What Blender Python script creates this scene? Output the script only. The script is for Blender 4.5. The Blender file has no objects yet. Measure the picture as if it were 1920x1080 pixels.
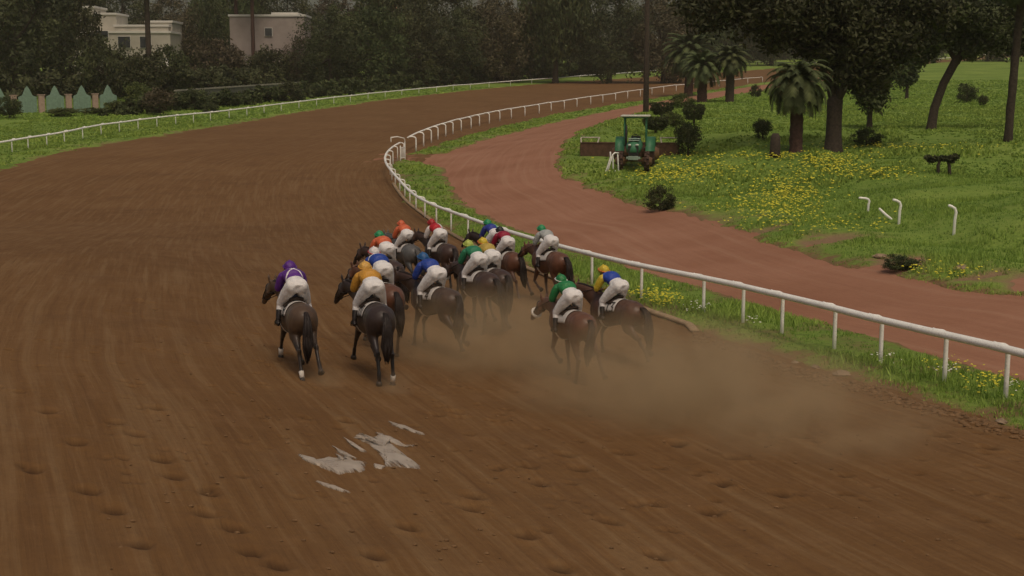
import bpy, bmesh, math, random
import numpy as np
from math import sin, cos, pi, radians, sqrt
from mathutils import Vector, Matrix
random.seed(7); rng = np.random.default_rng(11)
S = bpy.context.scene
C = S.collection

# ------------------------------------------------------------------ camera
F_PX, V0, CAMZ = 2500.0, 165.0, 5.6          # focal length in px of a 1920 wide frame, horizon row, height
cam_d = bpy.data.cameras.new('camera'); cam = bpy.data.objects.new('camera', cam_d); C.objects.link(cam)
cam_d.sensor_width = 36; cam_d.lens = 36*F_PX/1920; cam_d.clip_end = 3000; cam_d.clip_start = .1
PITCH = math.atan((540-V0)/F_PX)
cam.location = (0, 0, CAMZ); cam.rotation_euler = (pi/2-PITCH, 0, 0)
S.camera = cam
# ------------------------------------------------------------------ world, sun, exposure
w = bpy.data.worlds.new('World'); S.world = w; w.use_nodes = True
nt = w.node_tree; nt.nodes.clear()
sky = nt.nodes.new('ShaderNodeTexSky'); sky.sky_type = 'NISHITA'; sky.sun_disc = False
SUN_EL, SUN_AZ = radians(62), radians(165)
sky.sun_elevation = SUN_EL; sky.sun_rotation = SUN_AZ
sky.air_density = 1.0; sky.dust_density = 6.0; sky.ozone_density = 0.6
bg = nt.nodes.new('ShaderNodeBackground'); bg.inputs[1].default_value = 0.13
wo = nt.nodes.new('ShaderNodeOutputWorld')
tint = nt.nodes.new('ShaderNodeMix'); tint.data_type = 'RGBA'; tint.blend_type = 'MULTIPLY'; tint.inputs[0].default_value = 1; tint.inputs[7].default_value = (1, .90, .76, 1)   # warm overcast cloud
nt.links.new(sky.outputs[0], tint.inputs[6]); nt.links.new(tint.outputs[2], bg.inputs[0]); nt.links.new(bg.outputs[0], wo.inputs[0])
sd_ = bpy.data.lights.new('sun', 'SUN'); sd_.energy = 1.1; sd_.angle = radians(13); sd_.color = (1, .93, .82)
sun = bpy.data.objects.new('sun', sd_); C.objects.link(sun)
sdir = Vector((sin(SUN_AZ)*cos(SUN_EL), cos(SUN_AZ)*cos(SUN_EL), sin(SUN_EL)))
sun.rotation_euler = sdir.to_track_quat('Z', 'Y').to_euler(); sun.location = (0, 0, 80)
S.view_settings.view_transform = 'Standard'; S.view_settings.look = 'None'
S.view_settings.exposure = -0.68; S.view_settings.gamma = 1
S.cycles.max_bounces = 5; S.cycles.diffuse_bounces = 3; S.cycles.glossy_bounces = 2
S.cycles.transparent_max_bounces = 8; S.cycles.volume_bounces = 1; S.cycles.volume_step_rate = 2.0
S.cycles.use_denoising = True

# ------------------------------------------------------------------ helpers
def tag(o, label=None, cat=None, group=None, kind=None):
    if label: o['label'] = label
    if cat: o['category'] = cat
    if group: o['group'] = group
    if kind: o['kind'] = kind
    return o

def empty(name, loc=(0, 0, 0), rz=0, **k):
    o = bpy.data.objects.new(name, None); C.objects.link(o); o.empty_display_size = .3
    o.location = loc; o.rotation_euler = (0, 0, rz); tag(o, **k); return o

class MB:
    """collects pieces of ONE mesh"""
    def __init__(s): s.v = []; s.f = []; s.n = 0
    def add(s, v, f):
        s.v += [tuple(p) for p in v]; s.f += [tuple(i+s.n for i in q) for q in f]; s.n += len(v); return s
    def box(s, c, d, rz=0, rx=0):
        M = Matrix.Rotation(rz, 3, 'Z') @ Matrix.Rotation(rx, 3, 'X')
        v = [Vector(c)+M@Vector((x*d[0]/2, y*d[1]/2, z*d[2]/2)) for x in (-1, 1) for y in (-1, 1) for z in (-1, 1)]
        return s.add(v, [(0, 1, 3, 2), (4, 6, 7, 5), (0, 4, 5, 1), (2, 3, 7, 6), (0, 2, 6, 4), (1, 5, 7, 3)])
    def loft(s, pts, ra, rb=None, n=10, side=None, caps=True):
        pts = [Vector(p) for p in pts]
        if not hasattr(ra, '__len__'): ra = [ra]*len(pts)
        if rb is None: rb = ra
        if not hasattr(rb, '__len__'): rb = [rb]*len(pts)
        m = len(pts); vs = []; rings = []
        if caps:
            t0 = (pts[0]-pts[1]).normalized(); t1 = (pts[-1]-pts[-2]).normalized()
            P = [pts[0]+t0*min(ra[0], rb[0])*.75] + pts + [pts[-1]+t1*min(ra[-1], rb[-1])*.75]
            A = [ra[0]*.6]+list(ra)+[ra[-1]*.6]; B = [rb[0]*.6]+list(rb)+[rb[-1]*.6]
        else: P, A, B = pts, list(ra), list(rb)
        prev = None
        for i, p in enumerate(P):
            t = (P[min(i+1, len(P)-1)]-P[max(i-1, 0)])
            t = t.normalized() if t.length > 1e-9 else Vector((0, 0, 1))
            if side is not None:
                a = Vector(side); a = (a-t*a.dot(t))
                a = a.normalized() if a.length > 1e-4 else prev
            else:
                r = prev if prev is not None else (Vector((1, 0, 0)) if abs(t.x) < .9 else Vector((0, 0, 1)))
                a = (r-t*r.dot(t)).normalized()
            prev = a; b = t.cross(a)
            rings.append(len(vs))
            for k in range(n):
                th = 2*pi*k/n
                vs.append(p+a*cos(th)*A[i]+b*sin(th)*B[i])
        fs = []
        for i in range(len(P)-1):
            for k in range(n):
                a0 = rings[i]+k; a1 = rings[i]+(k+1) % n; b0 = rings[i+1]+k; b1 = rings[i+1]+(k+1) % n
                fs.append((a0, a1, b1, b0))
        fs.append(tuple(reversed(range(rings[0], rings[0]+n)))); fs.append(tuple(range(rings[-1], rings[-1]+n)))
        return s.add(vs, fs)
    def ball(s, c, r, n=14, m=9, R=None):
        c = Vector(c); vs = []; fs = []
        if not hasattr(r, '__len__'): r = (r, r, r)
        for j in range(1, m):
            ph = pi*j/m
            for k in range(n):
                th = 2*pi*k/n
                q = Vector((r[0]*sin(ph)*cos(th), r[1]*sin(ph)*sin(th), r[2]*cos(ph)))
                vs.append(c+(R@q if R else q))
        for p in (Vector((0, 0, r[2])), Vector((0, 0, -r[2]))): vs.append(c+(R@p if R else p))
        T = len(vs)-2; Bm = len(vs)-1
        for j in range(m-2):
            for k in range(n):
                fs.append((j*n+k, (j+1)*n+k, (j+1)*n+(k+1) % n, j*n+(k+1) % n))
        for k in range(n):
            fs.append((T, k, (k+1) % n)); fs.append((Bm, (m-2)*n+(k+1) % n, (m-2)*n+k))
        return s.add(vs, fs)
    def mesh(s, name, smooth=True):
        me = bpy.data.meshes.new(name); me.from_pydata(s.v, [], s.f); me.update()
        if smooth: me.shade_smooth()
        return me
    def build(s, name, m, parent=None, smooth=True, bevel=0):
        o = bpy.data.objects.new(name, s.mesh(name, smooth)); C.objects.link(o)
        if m: o.data.materials.append(m)
        if parent: o.parent = parent
        if bevel:
            b = o.modifiers.new('b', 'BEVEL'); b.width = bevel; b.segments = 2; b.limit_method = 'ANGLE'
        return o

def remesh(mb, name, vox, smooth=4, fac=.5):
    o = bpy.data.objects.new(name, mb.mesh(name)); C.objects.link(o)
    r = o.modifiers.new('r', 'REMESH'); r.mode = 'VOXEL'; r.voxel_size = vox; r.use_smooth_shade = True
    q = o.modifiers.new('s', 'SMOOTH'); q.iterations = smooth; q.factor = fac
    dg = bpy.context.evaluated_depsgraph_get(); dg.update()
    me = bpy.data.meshes.new_from_object(o.evaluated_get(dg)); me.name = name
    bpy.data.objects.remove(o); me.shade_smooth(); return me

def mobj(name, me, m=None, parent=None, slot=False):
    o = bpy.data.objects.new(name, me); C.objects.link(o)
    if m:
        if not me.materials: me.materials.append(m)
        if slot: o.material_slots[0].link = 'OBJECT'; o.material_slots[0].material = m
    if parent: o.parent = parent
    return o

def np_mesh(name, v, f, smooth=True, attrs=None):
    """v (N,3), f (M,k) arrays"""
    me = bpy.data.meshes.new(name); k = f.shape[1]
    me.vertices.add(len(v)); me.vertices.foreach_set('co', np.ascontiguousarray(v, dtype=np.float32).ravel())
    me.loops.add(f.size); me.loops.foreach_set('vertex_index', np.ascontiguousarray(f, dtype=np.int32).ravel())
    me.polygons.add(len(f)); me.polygons.foreach_set('loop_start', np.arange(0, f.size, k, dtype=np.int32))
    me.polygons.foreach_set('loop_total', np.full(len(f), k, dtype=np.int32))
    for an, av in (attrs or {}).items():
        a = me.attributes.new(an, 'FLOAT', 'POINT'); a.data.foreach_set('value', np.ascontiguousarray(av, dtype=np.float32))
    me.update(calc_edges=True); me.validate()
    if smooth: me.shade_smooth()
    return me

# ------------------------------------------------------------------ materials
class NT:
    def __init__(s, name):
        s.m = bpy.data.materials.new(name); s.m.use_nodes = True; s.t = s.m.node_tree; s.t.nodes.clear()
        s.out = s.t.nodes.new('ShaderNodeOutputMaterial')
    def n(s, typ, **k):
        o = s.t.nodes.new(typ)
        for a, b in k.items(): setattr(o, a, b)
        return o
    def l(s, a, b): s.t.links.new(a, b)
    def sock(s, x, inp):
        if isinstance(x, (int, float)): inp.default_value = x
        elif isinstance(x, tuple): inp.default_value = x if len(x) == 4 or inp.type == 'VECTOR' else (*x, 1)
        else: s.l(x, inp)
    def math(s, op, a, b=0, clamp=False):
        o = s.n('ShaderNodeMath', operation=op, use_clamp=clamp); s.sock(a, o.inputs[0]); s.sock(b, o.inputs[1]); return o.outputs[0]
    def noise(s, vec, scale, detail=3, rough=.55, dist=0):
        o = s.n('ShaderNodeTexNoise'); o.inputs['Scale'].default_value = scale; o.inputs['Detail'].default_value = detail
        o.inputs['Roughness'].default_value = rough; o.inputs['Distortion'].default_value = dist
        if vec is not None: s.l(vec, o.inputs['Vector'])
        return o.outputs[0]
    def ramp(s, x, stops):
        o = s.n('ShaderNodeValToRGB'); e = o.color_ramp.elements
        while len(e) < len(stops): e.new(.5)
        for i, (p, c) in enumerate(stops): e[i].position = p; e[i].color = (*c, 1) if len(c) == 3 else c
        s.sock(x, o.inputs[0]); return o.outputs[0]
    def mix(s, fac, a, b, mode='MIX'):
        o = s.n('ShaderNodeMix', data_type='RGBA', blend_type=mode)
        s.sock(fac, o.inputs[0]); s.sock(a, o.inputs[6]); s.sock(b, o.inputs[7]); return o.outputs[2]
    def mapr(s, x, a, b, c, d):
        o = s.n('ShaderNodeMapRange'); s.sock(x, o.inputs[0])
        for i, q in enumerate((a, b, c, d)): o.inputs[i+1].default_value = q
        return o.outputs[0]
    def attr(s, name):
        o = s.n('ShaderNodeAttribute', attribute_name=name); return o.outputs['Fac']
    def obj(s): return s.n('ShaderNodeTexCoord').outputs['Object']
    def pos(s): return s.n('ShaderNodeNewGeometry').outputs['Position']
    def comb(s, x, y, z=0):
        o = s.n('ShaderNodeCombineXYZ'); s.sock(x, o.inputs[0]); s.sock(y, o.inputs[1]); s.sock(z, o.inputs[2]); return o.outputs[0]
    def sep(s, v):
        o = s.n('ShaderNodeSeparateXYZ'); s.l(v, o.inputs[0]); return o.outputs
    def fin(s, col, rough=.8, bump=None, bs=.3, bd=.02, spec=.3, metal=0, sheen=0, coat=0):
        b = s.n('ShaderNodeBsdfPrincipled'); s.sock(col, b.inputs['Base Color']); s.sock(rough, b.inputs['Roughness'])
        b.inputs['Specular IOR Level'].default_value = spec; b.inputs['Metallic'].default_value = metal
        b.inputs['Sheen Weight'].default_value = sheen; b.inputs['Coat Weight'].default_value = coat
        if bump is not None:
            bn = s.n('ShaderNodeBump'); bn.inputs['Strength'].default_value = bs; bn.inputs['Distance'].default_value = bd
            s.l(bump, bn.inputs['Height']); s.l(bn.outputs[0], b.inputs['Normal'])
        s.l(b.outputs[0], s.out.inputs[0]); return s.m

def simple(name, col, rough=.7, var=.15, scale=8, bump=.2, bd=.01, spec=.3, mud=0, **k):
    t = NT(name); o = t.obj(); n = t.noise(o, scale, 4)
    c0 = tuple(x*(1-var) for x in col); c1 = tuple(min(1, x*(1+var)) for x in col)
    c = t.ramp(n, [(.3, c0), (.7, c1)])
    if mud: c = t.mix(t.mapr(t.noise(o, 22 if mud < 1 else 4, 5, .7), .52, .68, 0, min(mud, .6)), c, (.16, .095, .045))
    return t.fin(c, rough, n, bump, bd, spec, **k)

def mat_track():
    t = NT('dirt_track'); ac = t.attr('across'); al = t.attr('along'); p = t.pos()
    g1 = t.noise(t.comb(t.math('MULTIPLY', ac, 3.6), t.math('MULTIPLY', al, .13)), 1, 4, .6)
    g2 = t.noise(t.comb(t.math('MULTIPLY', ac, 10.), t.math('MULTIPLY', al, .35)), 1, 3, .6)
    big = t.noise(p, .11, 3); fine = t.noise(p, 9, 5, .65); mid = t.noise(p, 1.1, 4, .6)
    c = t.ramp(big, [(.33, (.143, .073, .026)), (.67, (.180, .097, .038))])
    c = t.mix(t.mapr(g1, .50, .64, 0, .42), c, (.24, .152, .074))
    c = t.mix(t.mapr(g1, .34, .46, .5, 0), c, (.13, .066, .026))
    c = t.mix(t.mapr(mid, .5, .72, 0, .35), c, (.225, .128, .06))
    c = t.mix(t.mapr(g2, .53, .66, 0, .3), c, (.235, .145, .07)); c = t.mix(t.mapr(g2, .34, .46, .35, 0), c, (.11, .055, .022)); c = t.mix(t.mapr(fine, .35, .7, .25, 0), c, (.09, .045, .02)); dm = t.noise(p, .45, 4, .65); c = t.mix(t.mapr(dm, .52, .68, 0, .35), c, (.105, .055, .024)); c = t.mix(t.mapr(t.attr('print'), .12, .7, 0, .85), c, (.052, .027, .013))   # shade of the hoof print hollows, painted into the dirt colour
    h = t.math('ADD', t.math('MULTIPLY', g1, 1.6), t.math('ADD', t.math('MULTIPLY', g2, .8), t.math('MULTIPLY', fine, .6)))
    return t.fin(c, .95, h, .55, .05, .15)

def mat_road():
    t = NT('service_road_dirt'); ac = t.attr('across'); al = t.attr('along'); p = t.pos()
    g1 = t.noise(t.comb(t.math('MULTIPLY', ac, 2.4), t.math('MULTIPLY', al, .07)), 1, 4, .6)
    big = t.noise(p, .2, 3); fine = t.noise(p, 7, 5, .65)
    c = t.ramp(big, [(.33, (.275, .130, .076)), (.68, (.34, .172, .107))])
    c = t.mix(t.mapr(g1, .5, .75, 0, .45), c, (.40, .24, .155))
    c = t.mix(t.mapr(g1, .25, .48, .4, 0), c, (.225, .10, .06))
    c = t.mix(t.mapr(fine, .3, .6, .15, 0), c, (.18, .08, .05))
    h = t.math('ADD', t.math('MULTIPLY', g1, 1.2), fine)
    return t.fin(c, .95, h, .5, .04, .15)

def mat_ground():
    t = NT('grass_ground'); p = t.pos(); sd = t.attr('edge')
    a = t.noise(p, .09, 4, .6); b = t.noise(p, 1.3, 5, .65); c_ = t.noise(p, 12, 4, .7)
    col = t.ramp(a, [(.3, (.10, .175, .030)), (.5, (.175, .27, .048)), (.7, (.26, .345, .070))])
    col = t.mix(t.mapr(b, .4, .68, 0, .5), col, (.22, .27, .065))
    col = t.mix(t.mapr(b, .25, .45, .5, 0), col, (.055, .095, .018))
    col = t.mix(t.mapr(c_, .3, .55, .4, 0), col, (.03, .05, .012))
    e = t.math('ADD', sd, t.mapr(b, .3, .7, -.5, .5))
    col = t.mix(t.mapr(e, .05, .5, 1, 0), col, (.20, .125, .062)); d_ = t.noise(p, .55, 4, .6); col = t.mix(t.math('MULTIPLY', t.mapr(d_, .5, .62, 0, .8), t.mapr(sd, .6, 3.4, 1, 0)), col, (.19, .135, .07))
    col = t.mix(t.attr('bare'), col, (.25, .165, .095)); h = t.math('ADD', b, t.math('MULTIPLY', c_, .5))
    return t.fin(col, .95, h, .7, .12, .1)

def mat_leaf(name, lo, hi, yellow=None):
    t = NT(name); tone = t.attr('tone'); r = t.n('ShaderNodeObjectInfo').outputs['Random']
    c = t.ramp(tone, [(0, lo), (1, hi)])
    if yellow: c = t.mix(t.mapr(t.noise(t.pos(), .8, 2), .55, .7, 0, .7), c, yellow)
    hs = t.n('ShaderNodeHueSaturation'); t.l(c, hs.inputs['Color']); t.l(t.mapr(r, 0, 1, .475, .515), hs.inputs['Hue'])
    t.l(t.mapr(r, 0, 1, .8, 1.15), hs.inputs['Value'])
    return t.fin(hs.outputs[0], .7, None, spec=.25)

M = {}
M['track'] = mat_track(); M['road'] = mat_road(); M['ground'] = mat_ground()
M['blade'] = mat_leaf('grass_blade', (.09, .185, .028), (.31, .42, .078))
M['flower'] = simple('yellow_flower', (.58, .54, .04), .6, .2)
M['white_flower'] = simple('white_flower', (.7, .7, .6), .6, .1)
M['leaf_dark'] = mat_leaf('leaf_dark', (.020, .026, .012), (.082, .094, .036))
M['leaf_mid'] = mat_leaf('leaf_mid', (.025, .038, .013), (.085, .105, .035))
M['leaf_brown'] = mat_leaf('leaf_brown', (.045, .040, .022), (.125, .105, .058))
M['leaf_bright'] = mat_leaf('leaf_bright', (.035, .06, .015), (.125, .155, .04))
M['frond'] = mat_leaf('frond', (.035, .055, .02), (.12, .15, .055))
M['dead_frond'] = mat_leaf('dead_frond', (.07, .055, .03), (.17, .13, .075))
M['bark'] = simple('bark', (.055, .042, .032), .95, .35, 6, .8, .05)
M['bark_red'] = simple('bark_red', (.075, .042, .034), .95, .35, 6, .8, .05)
M['rail'] = simple('white_rail_plastic', (.88, .87, .81), .5, .07, 3, .05, .003, .4, mud=.30)
M['concrete'] = simple('kerb_concrete', (.32, .225, .135), .95, .25, 4, .5, .02)
M['stone'] = simple('pale_stone', (.26, .19, .125), .95, .25, 7, .6, .02)

# ------------------------------------------------------------------ terrain
_d = np.array([-100, 0, 21, 27, 36, 42, 55, 67, 80, 95, 120, 150, 200, 300, 400, 600, 1200.])
_z = np.array([.0, 0, 0, -.18, -.42, -.65, -1.1, -1.4, -1.35, -.85, .2, 1.0, 2.2, 5.6, 9.5, 17, 42.])
_fx = np.arange(-110, 1210, 1.0); _fz = np.interp(_fx, _d, _z)
_k = np.exp(-np.linspace(-2, 2, 17)**2); _k /= _k.sum(); _fz = np.convolve(np.pad(_fz, 8, mode='edge'), _k, 'valid')
def Gb(x, y):
    x = np.asarray(x, float); y = np.asarray(y, float)
    # the track is banked: its outer (left) side lies higher
    t = np.clip((6.0-.18*y-x)/14, 0, 1); b = 1.25*t*t*(3-2*t)*np.clip((70-y)/30, 0, 1)
    return np.interp(y, _fx, _fz)+b

def seg_dist(x, y, poly):
    """distance and arclength of the nearest point of an open polyline, and side (+ = right of travel)"""
    best = np.full(x.shape, 1e9); al = np.zeros(x.shape); sg = np.ones(x.shape); acc = 0
    for (ax, ay), (bx, by) in zip(poly[:-1], poly[1:]):
        dx, dy = bx-ax, by-ay; L2 = dx*dx+dy*dy; L = sqrt(L2)
        t = np.clip(((x-ax)*dx+(y-ay)*dy)/L2, 0, 1)
        qx, qy = ax+t*dx, ay+t*dy; d = np.hypot(x-qx, y-qy)
        m = d < best
        best = np.where(m, d, best); al = np.where(m, acc+t*L, al)
        sg = np.where(m, np.sign((x-ax)*dy-(y-ay)*dx+1e-12), sg); acc += L
    return best, al, sg
def inside(x, y, poly):
    r = np.zeros(x.shape, bool); n = len(poly)
    for i in range(n):
        (x0, y0), (x1, y1) = poly[i], poly[(i+1) % n]
        if y0 == y1: continue
        c = (y0 > y) != (y1 > y)
        r ^= c & (x < (x1-x0)*(y-y0)/(y1-y0)+x0)
    return r
TD = np.concatenate([np.arange(10, 60, .1), np.arange(60, 200, .3), np.arange(200, 1100, 1.)])
def ray(u, v):
    """unit-depth world ray of the photograph's pixel (1920 x 1080)"""
    a, b = (u-960)/F_PX, (540-v)/F_PX
    return Vector((a, cos(PITCH)+b*sin(PITCH), -sin(PITCH)+b*cos(PITCH)))
def P(u, v, h=0, H=None):
    """the point on the surface H+h seen at that pixel of the photograph"""
    r = ray(u, v); r = r/r.y
    z = CAMZ+r.z*TD; g = (H or Hs)(r.x*TD, TD)+h
    k = np.nonzero(z <= g)[0]
    k = k[0] if len(k) else len(TD)-1
    if k == 0: t = TD[0]
    else:
        a, b = z[k-1]-g[k-1], z[k]-g[k]; t = TD[k-1]+(TD[k]-TD[k-1])*(a/(a-b) if a != b else 0)
    return Vector((r.x*t, t, CAMZ+r.z*t))
def at(u, v, d):
    r = ray(u, v); r = r/r.y; return Vector((r.x*d, d, CAMZ+r.z*d))
def smooth_line(pts, step=1.5):
    pts = [np.array(p[:2], float) for p in pts]; out = []
    for i in range(len(pts)-1):
        p0 = pts[max(i-1, 0)]; p1 = pts[i]; p2 = pts[i+1]; p3 = pts[min(i+2, len(pts)-1)]
        n = max(1, int(np.linalg.norm(p2-p1)/step))
        for k in range(n):
            t = k/n
            out.append(tuple(.5*((2*p1)+(-p0+p2)*t+(2*p0-5*p1+4*p2-p3)*t*t+(-p0+3*p1-3*p2+p3)*t**3)))
    out.append(tuple(pts[-1])); return out

inner_px = [(1920, 802), (1750, 752), (1620, 715), (1500, 682), (1400, 648), (1300, 615), (1180, 570), (1090, 538), (1000, 506), (930, 478),
            (870, 450), (800, 405), (762, 375), (745, 352), (737, 330), (742, 306), (760, 293), (790, 283), (830, 270), (900, 248), (1000, 224), (1100, 205),
            (1200, 189), (1300, 174), (1420, 156), (1560, 138), (1700, 124), (1920, 106)]
inner = [P(u, v, 0, Gb)[:2] for u, v in inner_px]
d0 = np.array(inner[0])-np.array(inner[1]); d0 /= np.linalg.norm(d0)
inner = [tuple(np.array(inner[0])+d0*70), tuple(np.array(inner[0])+d0*25)] + inner
d1 = np.array(inner[-1])-np.array(inner[-2]); d1 /= np.linalg.norm(d1); inner.append(tuple(np.array(inner[-1])+d1*250))
inner = smooth_line(inner, 3)
outer_px = [(0, 322), (60, 303), (200, 272), (400, 240), (600, 206), (800, 179), (1000, 159), (1200, 146), (1400, 133), (1600, 118), (1760, 108), (1920, 97)]
outer = [P(u, v, 0, Gb)[:2] for u, v in outer_px]
e0 = np.array(outer[0])
outer = [(e0[0]-8, -60), (e0[0]-14, 10), (e0[0]-12, 50), (e0[0]-6, e0[1]-18)] + outer
d1 = np.array(outer[-1])-np.array(outer[-2]); d1 /= np.linalg.norm(d1); outer.append(tuple(np.array(outer[-1])+d1*250))
outer = smooth_line(outer, 4)
track_poly = inner + outer[::-1]

def sst(a, b, x):
    t = np.clip((x-a)/(b-a), 0, 1); return t*t*(3-2*t)
def Ht(x, y):
    x = np.asarray(x, float); y = np.asarray(y, float)
    d, _, s = seg_dist(x, y, inner); s = np.where(s > 0, d, 0)
    return Gb(x, y)+1.6*sst(2, 17, s)
road_l = [(2400, 850), (2150, 790), (1920, 713), (1835, 690), (1720, 660), (1642, 632), (1527, 600), (1450, 578), (1373, 556), (1303, 536), (1150, 492), (1000, 440), (900, 400),
          (866, 372), (846, 345), (835, 318), (800, 306), (760, 300), (735, 300), (750, 291), (790, 289), (838, 288), (862, 279), (900, 266), (1000, 240), (1100, 217), (1200, 197), (1300, 180), (1420, 161), (1500, 150), (1600, 139), (1700, 128)]
road_r = [(2400, 640), (2150, 595), (1960, 560), (1800, 545), (1700, 523), (1600, 503), (1500, 475), (1420, 450), (1350, 425), (1280, 402), (1200, 392), (1150, 372), (1100, 350), (1060, 335),
          (1042, 312), (1045, 285), (1060, 262), (1100, 242), (1170, 219), (1250, 199), (1330, 186), (1420, 170), (1500, 158), (1600, 145), (1700, 133)]
RL = [P(u, v, 0, Ht)[:2] for u, v in road_l]; RR = [P(u, v, 0, Ht)[:2] for u, v in road_r]
def ext(pl, L):
    a = np.array(pl[0])-np.array(pl[1]); a /= np.linalg.norm(a); return [tuple(np.array(pl[0])+a*L)]+pl
RL = ext(RL, 25); RR = ext(RR, 25)
road_poly = smooth_line(RL, 2)+smooth_line(RR, 2)[::-1]
RRs = smooth_line(RR, 2)

def vnoise(x, y, f, seed):
    """value noise"""
    g = np.random.default_rng(seed).random((257, 257)); X = x*f+1000.3; Y = y*f+1000.7
    xi = np.floor(X).astype(int); yi = np.floor(Y).astype(int); fx = X-xi; fy = Y-yi
    fx = fx*fx*(3-2*fx); fy = fy*fy*(3-2*fy); q = lambda a, b: g[a % 256, b % 256]
    return (q(xi, yi)*(1-fx)+q(xi+1, yi)*fx)*(1-fy)+(q(xi, yi+1)*(1-fx)+q(xi+1, yi+1)*fx)*fy-.5

def dirt_sd(x, y):
    """signed distance to the dirt surfaces (negative on the dirt)"""
    def one(poly):
        d, _, _ = seg_dist(x, y, poly+[poly[0]]); return np.where(inside(x, y, poly), -d, d)
    return np.minimum(one(track_poly), one(road_poly))
def bank(x, y):
    """mounds on the golf side of the service road"""
    d, _, s = seg_dist(x, y, RRs); d = np.where(s > 0, d, 0)
    k = sst(1.5, 6, d)*sst(130, 100, y)
    return k*(-.55*np.exp(-((d-4.5)/2.2)**2)+1.0*sst(6.5, 15, d)+1.3*vnoise(x, y, .12, 3)*sst(6, 12, d)+.5*vnoise(x, y, .4, 4))
def Hs(x, y):
    x = np.asarray(x, float); y = np.asarray(y, float)
    return Ht(x, y)+bank(x, y)

def graded(a, fine0, fine1, b, step, grow, cap):
    m = list(np.arange(fine0, fine1, step)); s = step; x = m[-1]; hi = []
    while x < b: s = min(s*grow, cap); x += s; hi.append(x)
    s = step; x = fine0; lo = []
    while x > a: s = min(s*grow, cap); x -= s; lo.append(x)
    return np.array(lo[::-1]+m+hi)
def grid(xs, ys): return np.meshgrid(xs, ys)
def cells(nx, ny, keep):
    i = np.arange(nx*ny).reshape(ny, nx)
    a, b, c, d = i[:-1, :-1], i[:-1, 1:], i[1:, 1:], i[1:, :-1]
    k = keep[:-1, :-1] | keep[:-1, 1:] | keep[1:, 1:] | keep[1:, :-1]
    return np.stack([a[k], b[k], c[k], d[k]], 1)
def compact(v, f, attrs):
    u, inv = np.unique(f, return_inverse=True); return v[u], inv.reshape(f.shape), {k: a[u] for k, a in attrs.items()}

# ground
xs = graded(-420, -12, 20, 520, .22, 1.03, 12); ys = graded(-70, 15, 60, 1150, .22, 1.014, 12)
X, Y = grid(xs, ys); sdd = dirt_sd(X, Y)
wob = .35*vnoise(X, Y, 1.1, 8)+.5*vnoise(X, Y, .35, 9)
sde = sdd+wob*np.clip(Y/60, .5, 2.5)
Z = Hs(X, Y)
dip = .3+.003*np.clip(Y, 0, 1000)
Z = Z+np.where(sde < 0, -dip*sst(0, .5, -sde)-.005, .02+.10*sst(0, .8, sde))+.05*vnoise(X, Y, 2., 5)*sst(0, 1, sde)
rr_d, _, rr_s = seg_dist(X, Y, RRs)
bare = sst(.0, .16, vnoise(X, Y, .4, 71)+.5*vnoise(X, Y, 1.3, 72))*sst(4.2, 1.6, rr_d)*(rr_s > 0)*(Y < 70)*sst(66, 50, Y+rr_d)
Z = Z-.10*bare
v = np.stack([X, Y, Z], -1).reshape(-1, 3); f = cells(len(xs), len(ys), np.ones(X.shape, bool))
o = mobj('ground', np_mesh('ground', v, f, attrs={'edge': sde.ravel(), 'bare': bare.ravel()}), M['ground']); tag(o, 'green grassy ground beside and beyond the dirt track', kind='structure')
sde0 = sde-bare*4
def edge_at(x, y): return sde[min(np.searchsorted(ys, y), len(ys)-1), min(np.searchsorted(xs, x), len(xs)-1)]
def ground_z(x, y):
    """height of the finished ground mesh"""
    i = np.clip(np.searchsorted(xs, x)-1, 0, len(xs)-2); j = np.clip(np.searchsorted(ys, y)-1, 0, len(ys)-2)
    fx = (x-xs[i])/(xs[i+1]-xs[i]); fy = (y-ys[j])/(ys[j+1]-ys[j])
    return (Z[j, i]*(1-fx)+Z[j, i+1]*fx)*(1-fy)+(Z[j+1, i]*(1-fx)+Z[j+1, i+1]*fx)*fy
def Hf_(x, y): return ground_z(np.clip(x, -415, 510), y)
def PG(u, v):
    p = P(u, v, 0, Hf_); p.z = float(ground_z(np.array(p.x), np.array(p.y))); return p

# racetrack sheet with hoof prints and harrow furrows
tx = graded(-90, -9, 9.5, 200, .05, 1.045, 9); ty = graded(-60, 15.5, 31, 900, .05, 1.02, 9)
X, Y = grid(tx, ty)
din = inside(X, Y, track_poly); dd, al, sg = seg_dist(X, Y, inner)
db, _, _ = seg_dist(X, Y, track_poly+[track_poly[0]])
Zt = Gb(X, Y)
ac = dd*np.where(sg > 0, -1, 1)
near = sst(60, 35, Y)
fur = .02*vnoise(ac*1.0, al*.05, 3.3, 21)+.014*vnoise(ac, al*.06, 7., 22)
Zt = Zt+near*(fur+.02*vnoise(X, Y, 1.5, 23)+.01*vnoise(X, Y, 6, 24))
prints = []
R_ = random.Random(5)
hoof_px = [(290, 765), (255, 815), (145, 830), (215, 793), (302, 862), (325, 893), (390, 923), (385, 963), (440, 990), (470, 1035), (165, 920), (215, 955), (263, 1020),
           (650, 790), (855, 775), (815, 778), (925, 790), (988, 875), (885, 930), (878, 952), (983, 1003), (1010, 905), (1085, 880), (1140, 978), (1165, 850), (1050, 1065), (1058, 853), (1270, 832), (1380, 860), (1500, 820),
           (1220, 945), (1230, 1040), (1350, 905), (1720, 800), (1757, 817), (1850, 840), (1330, 960), (1460, 925), (520, 1060), (60, 880), (90, 770), (700, 1040), (760, 985)]
for u, v_ in hoof_px:
    q = P(u, v_, 0, Gb); prints.append((q.x, q.y, 1.25))
for _ in range(800):
    prints.append((R_.uniform(-9, 10), R_.uniform(16, 44), R_.uniform(.25, .85)))
PR = np.zeros(X.shape)
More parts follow.
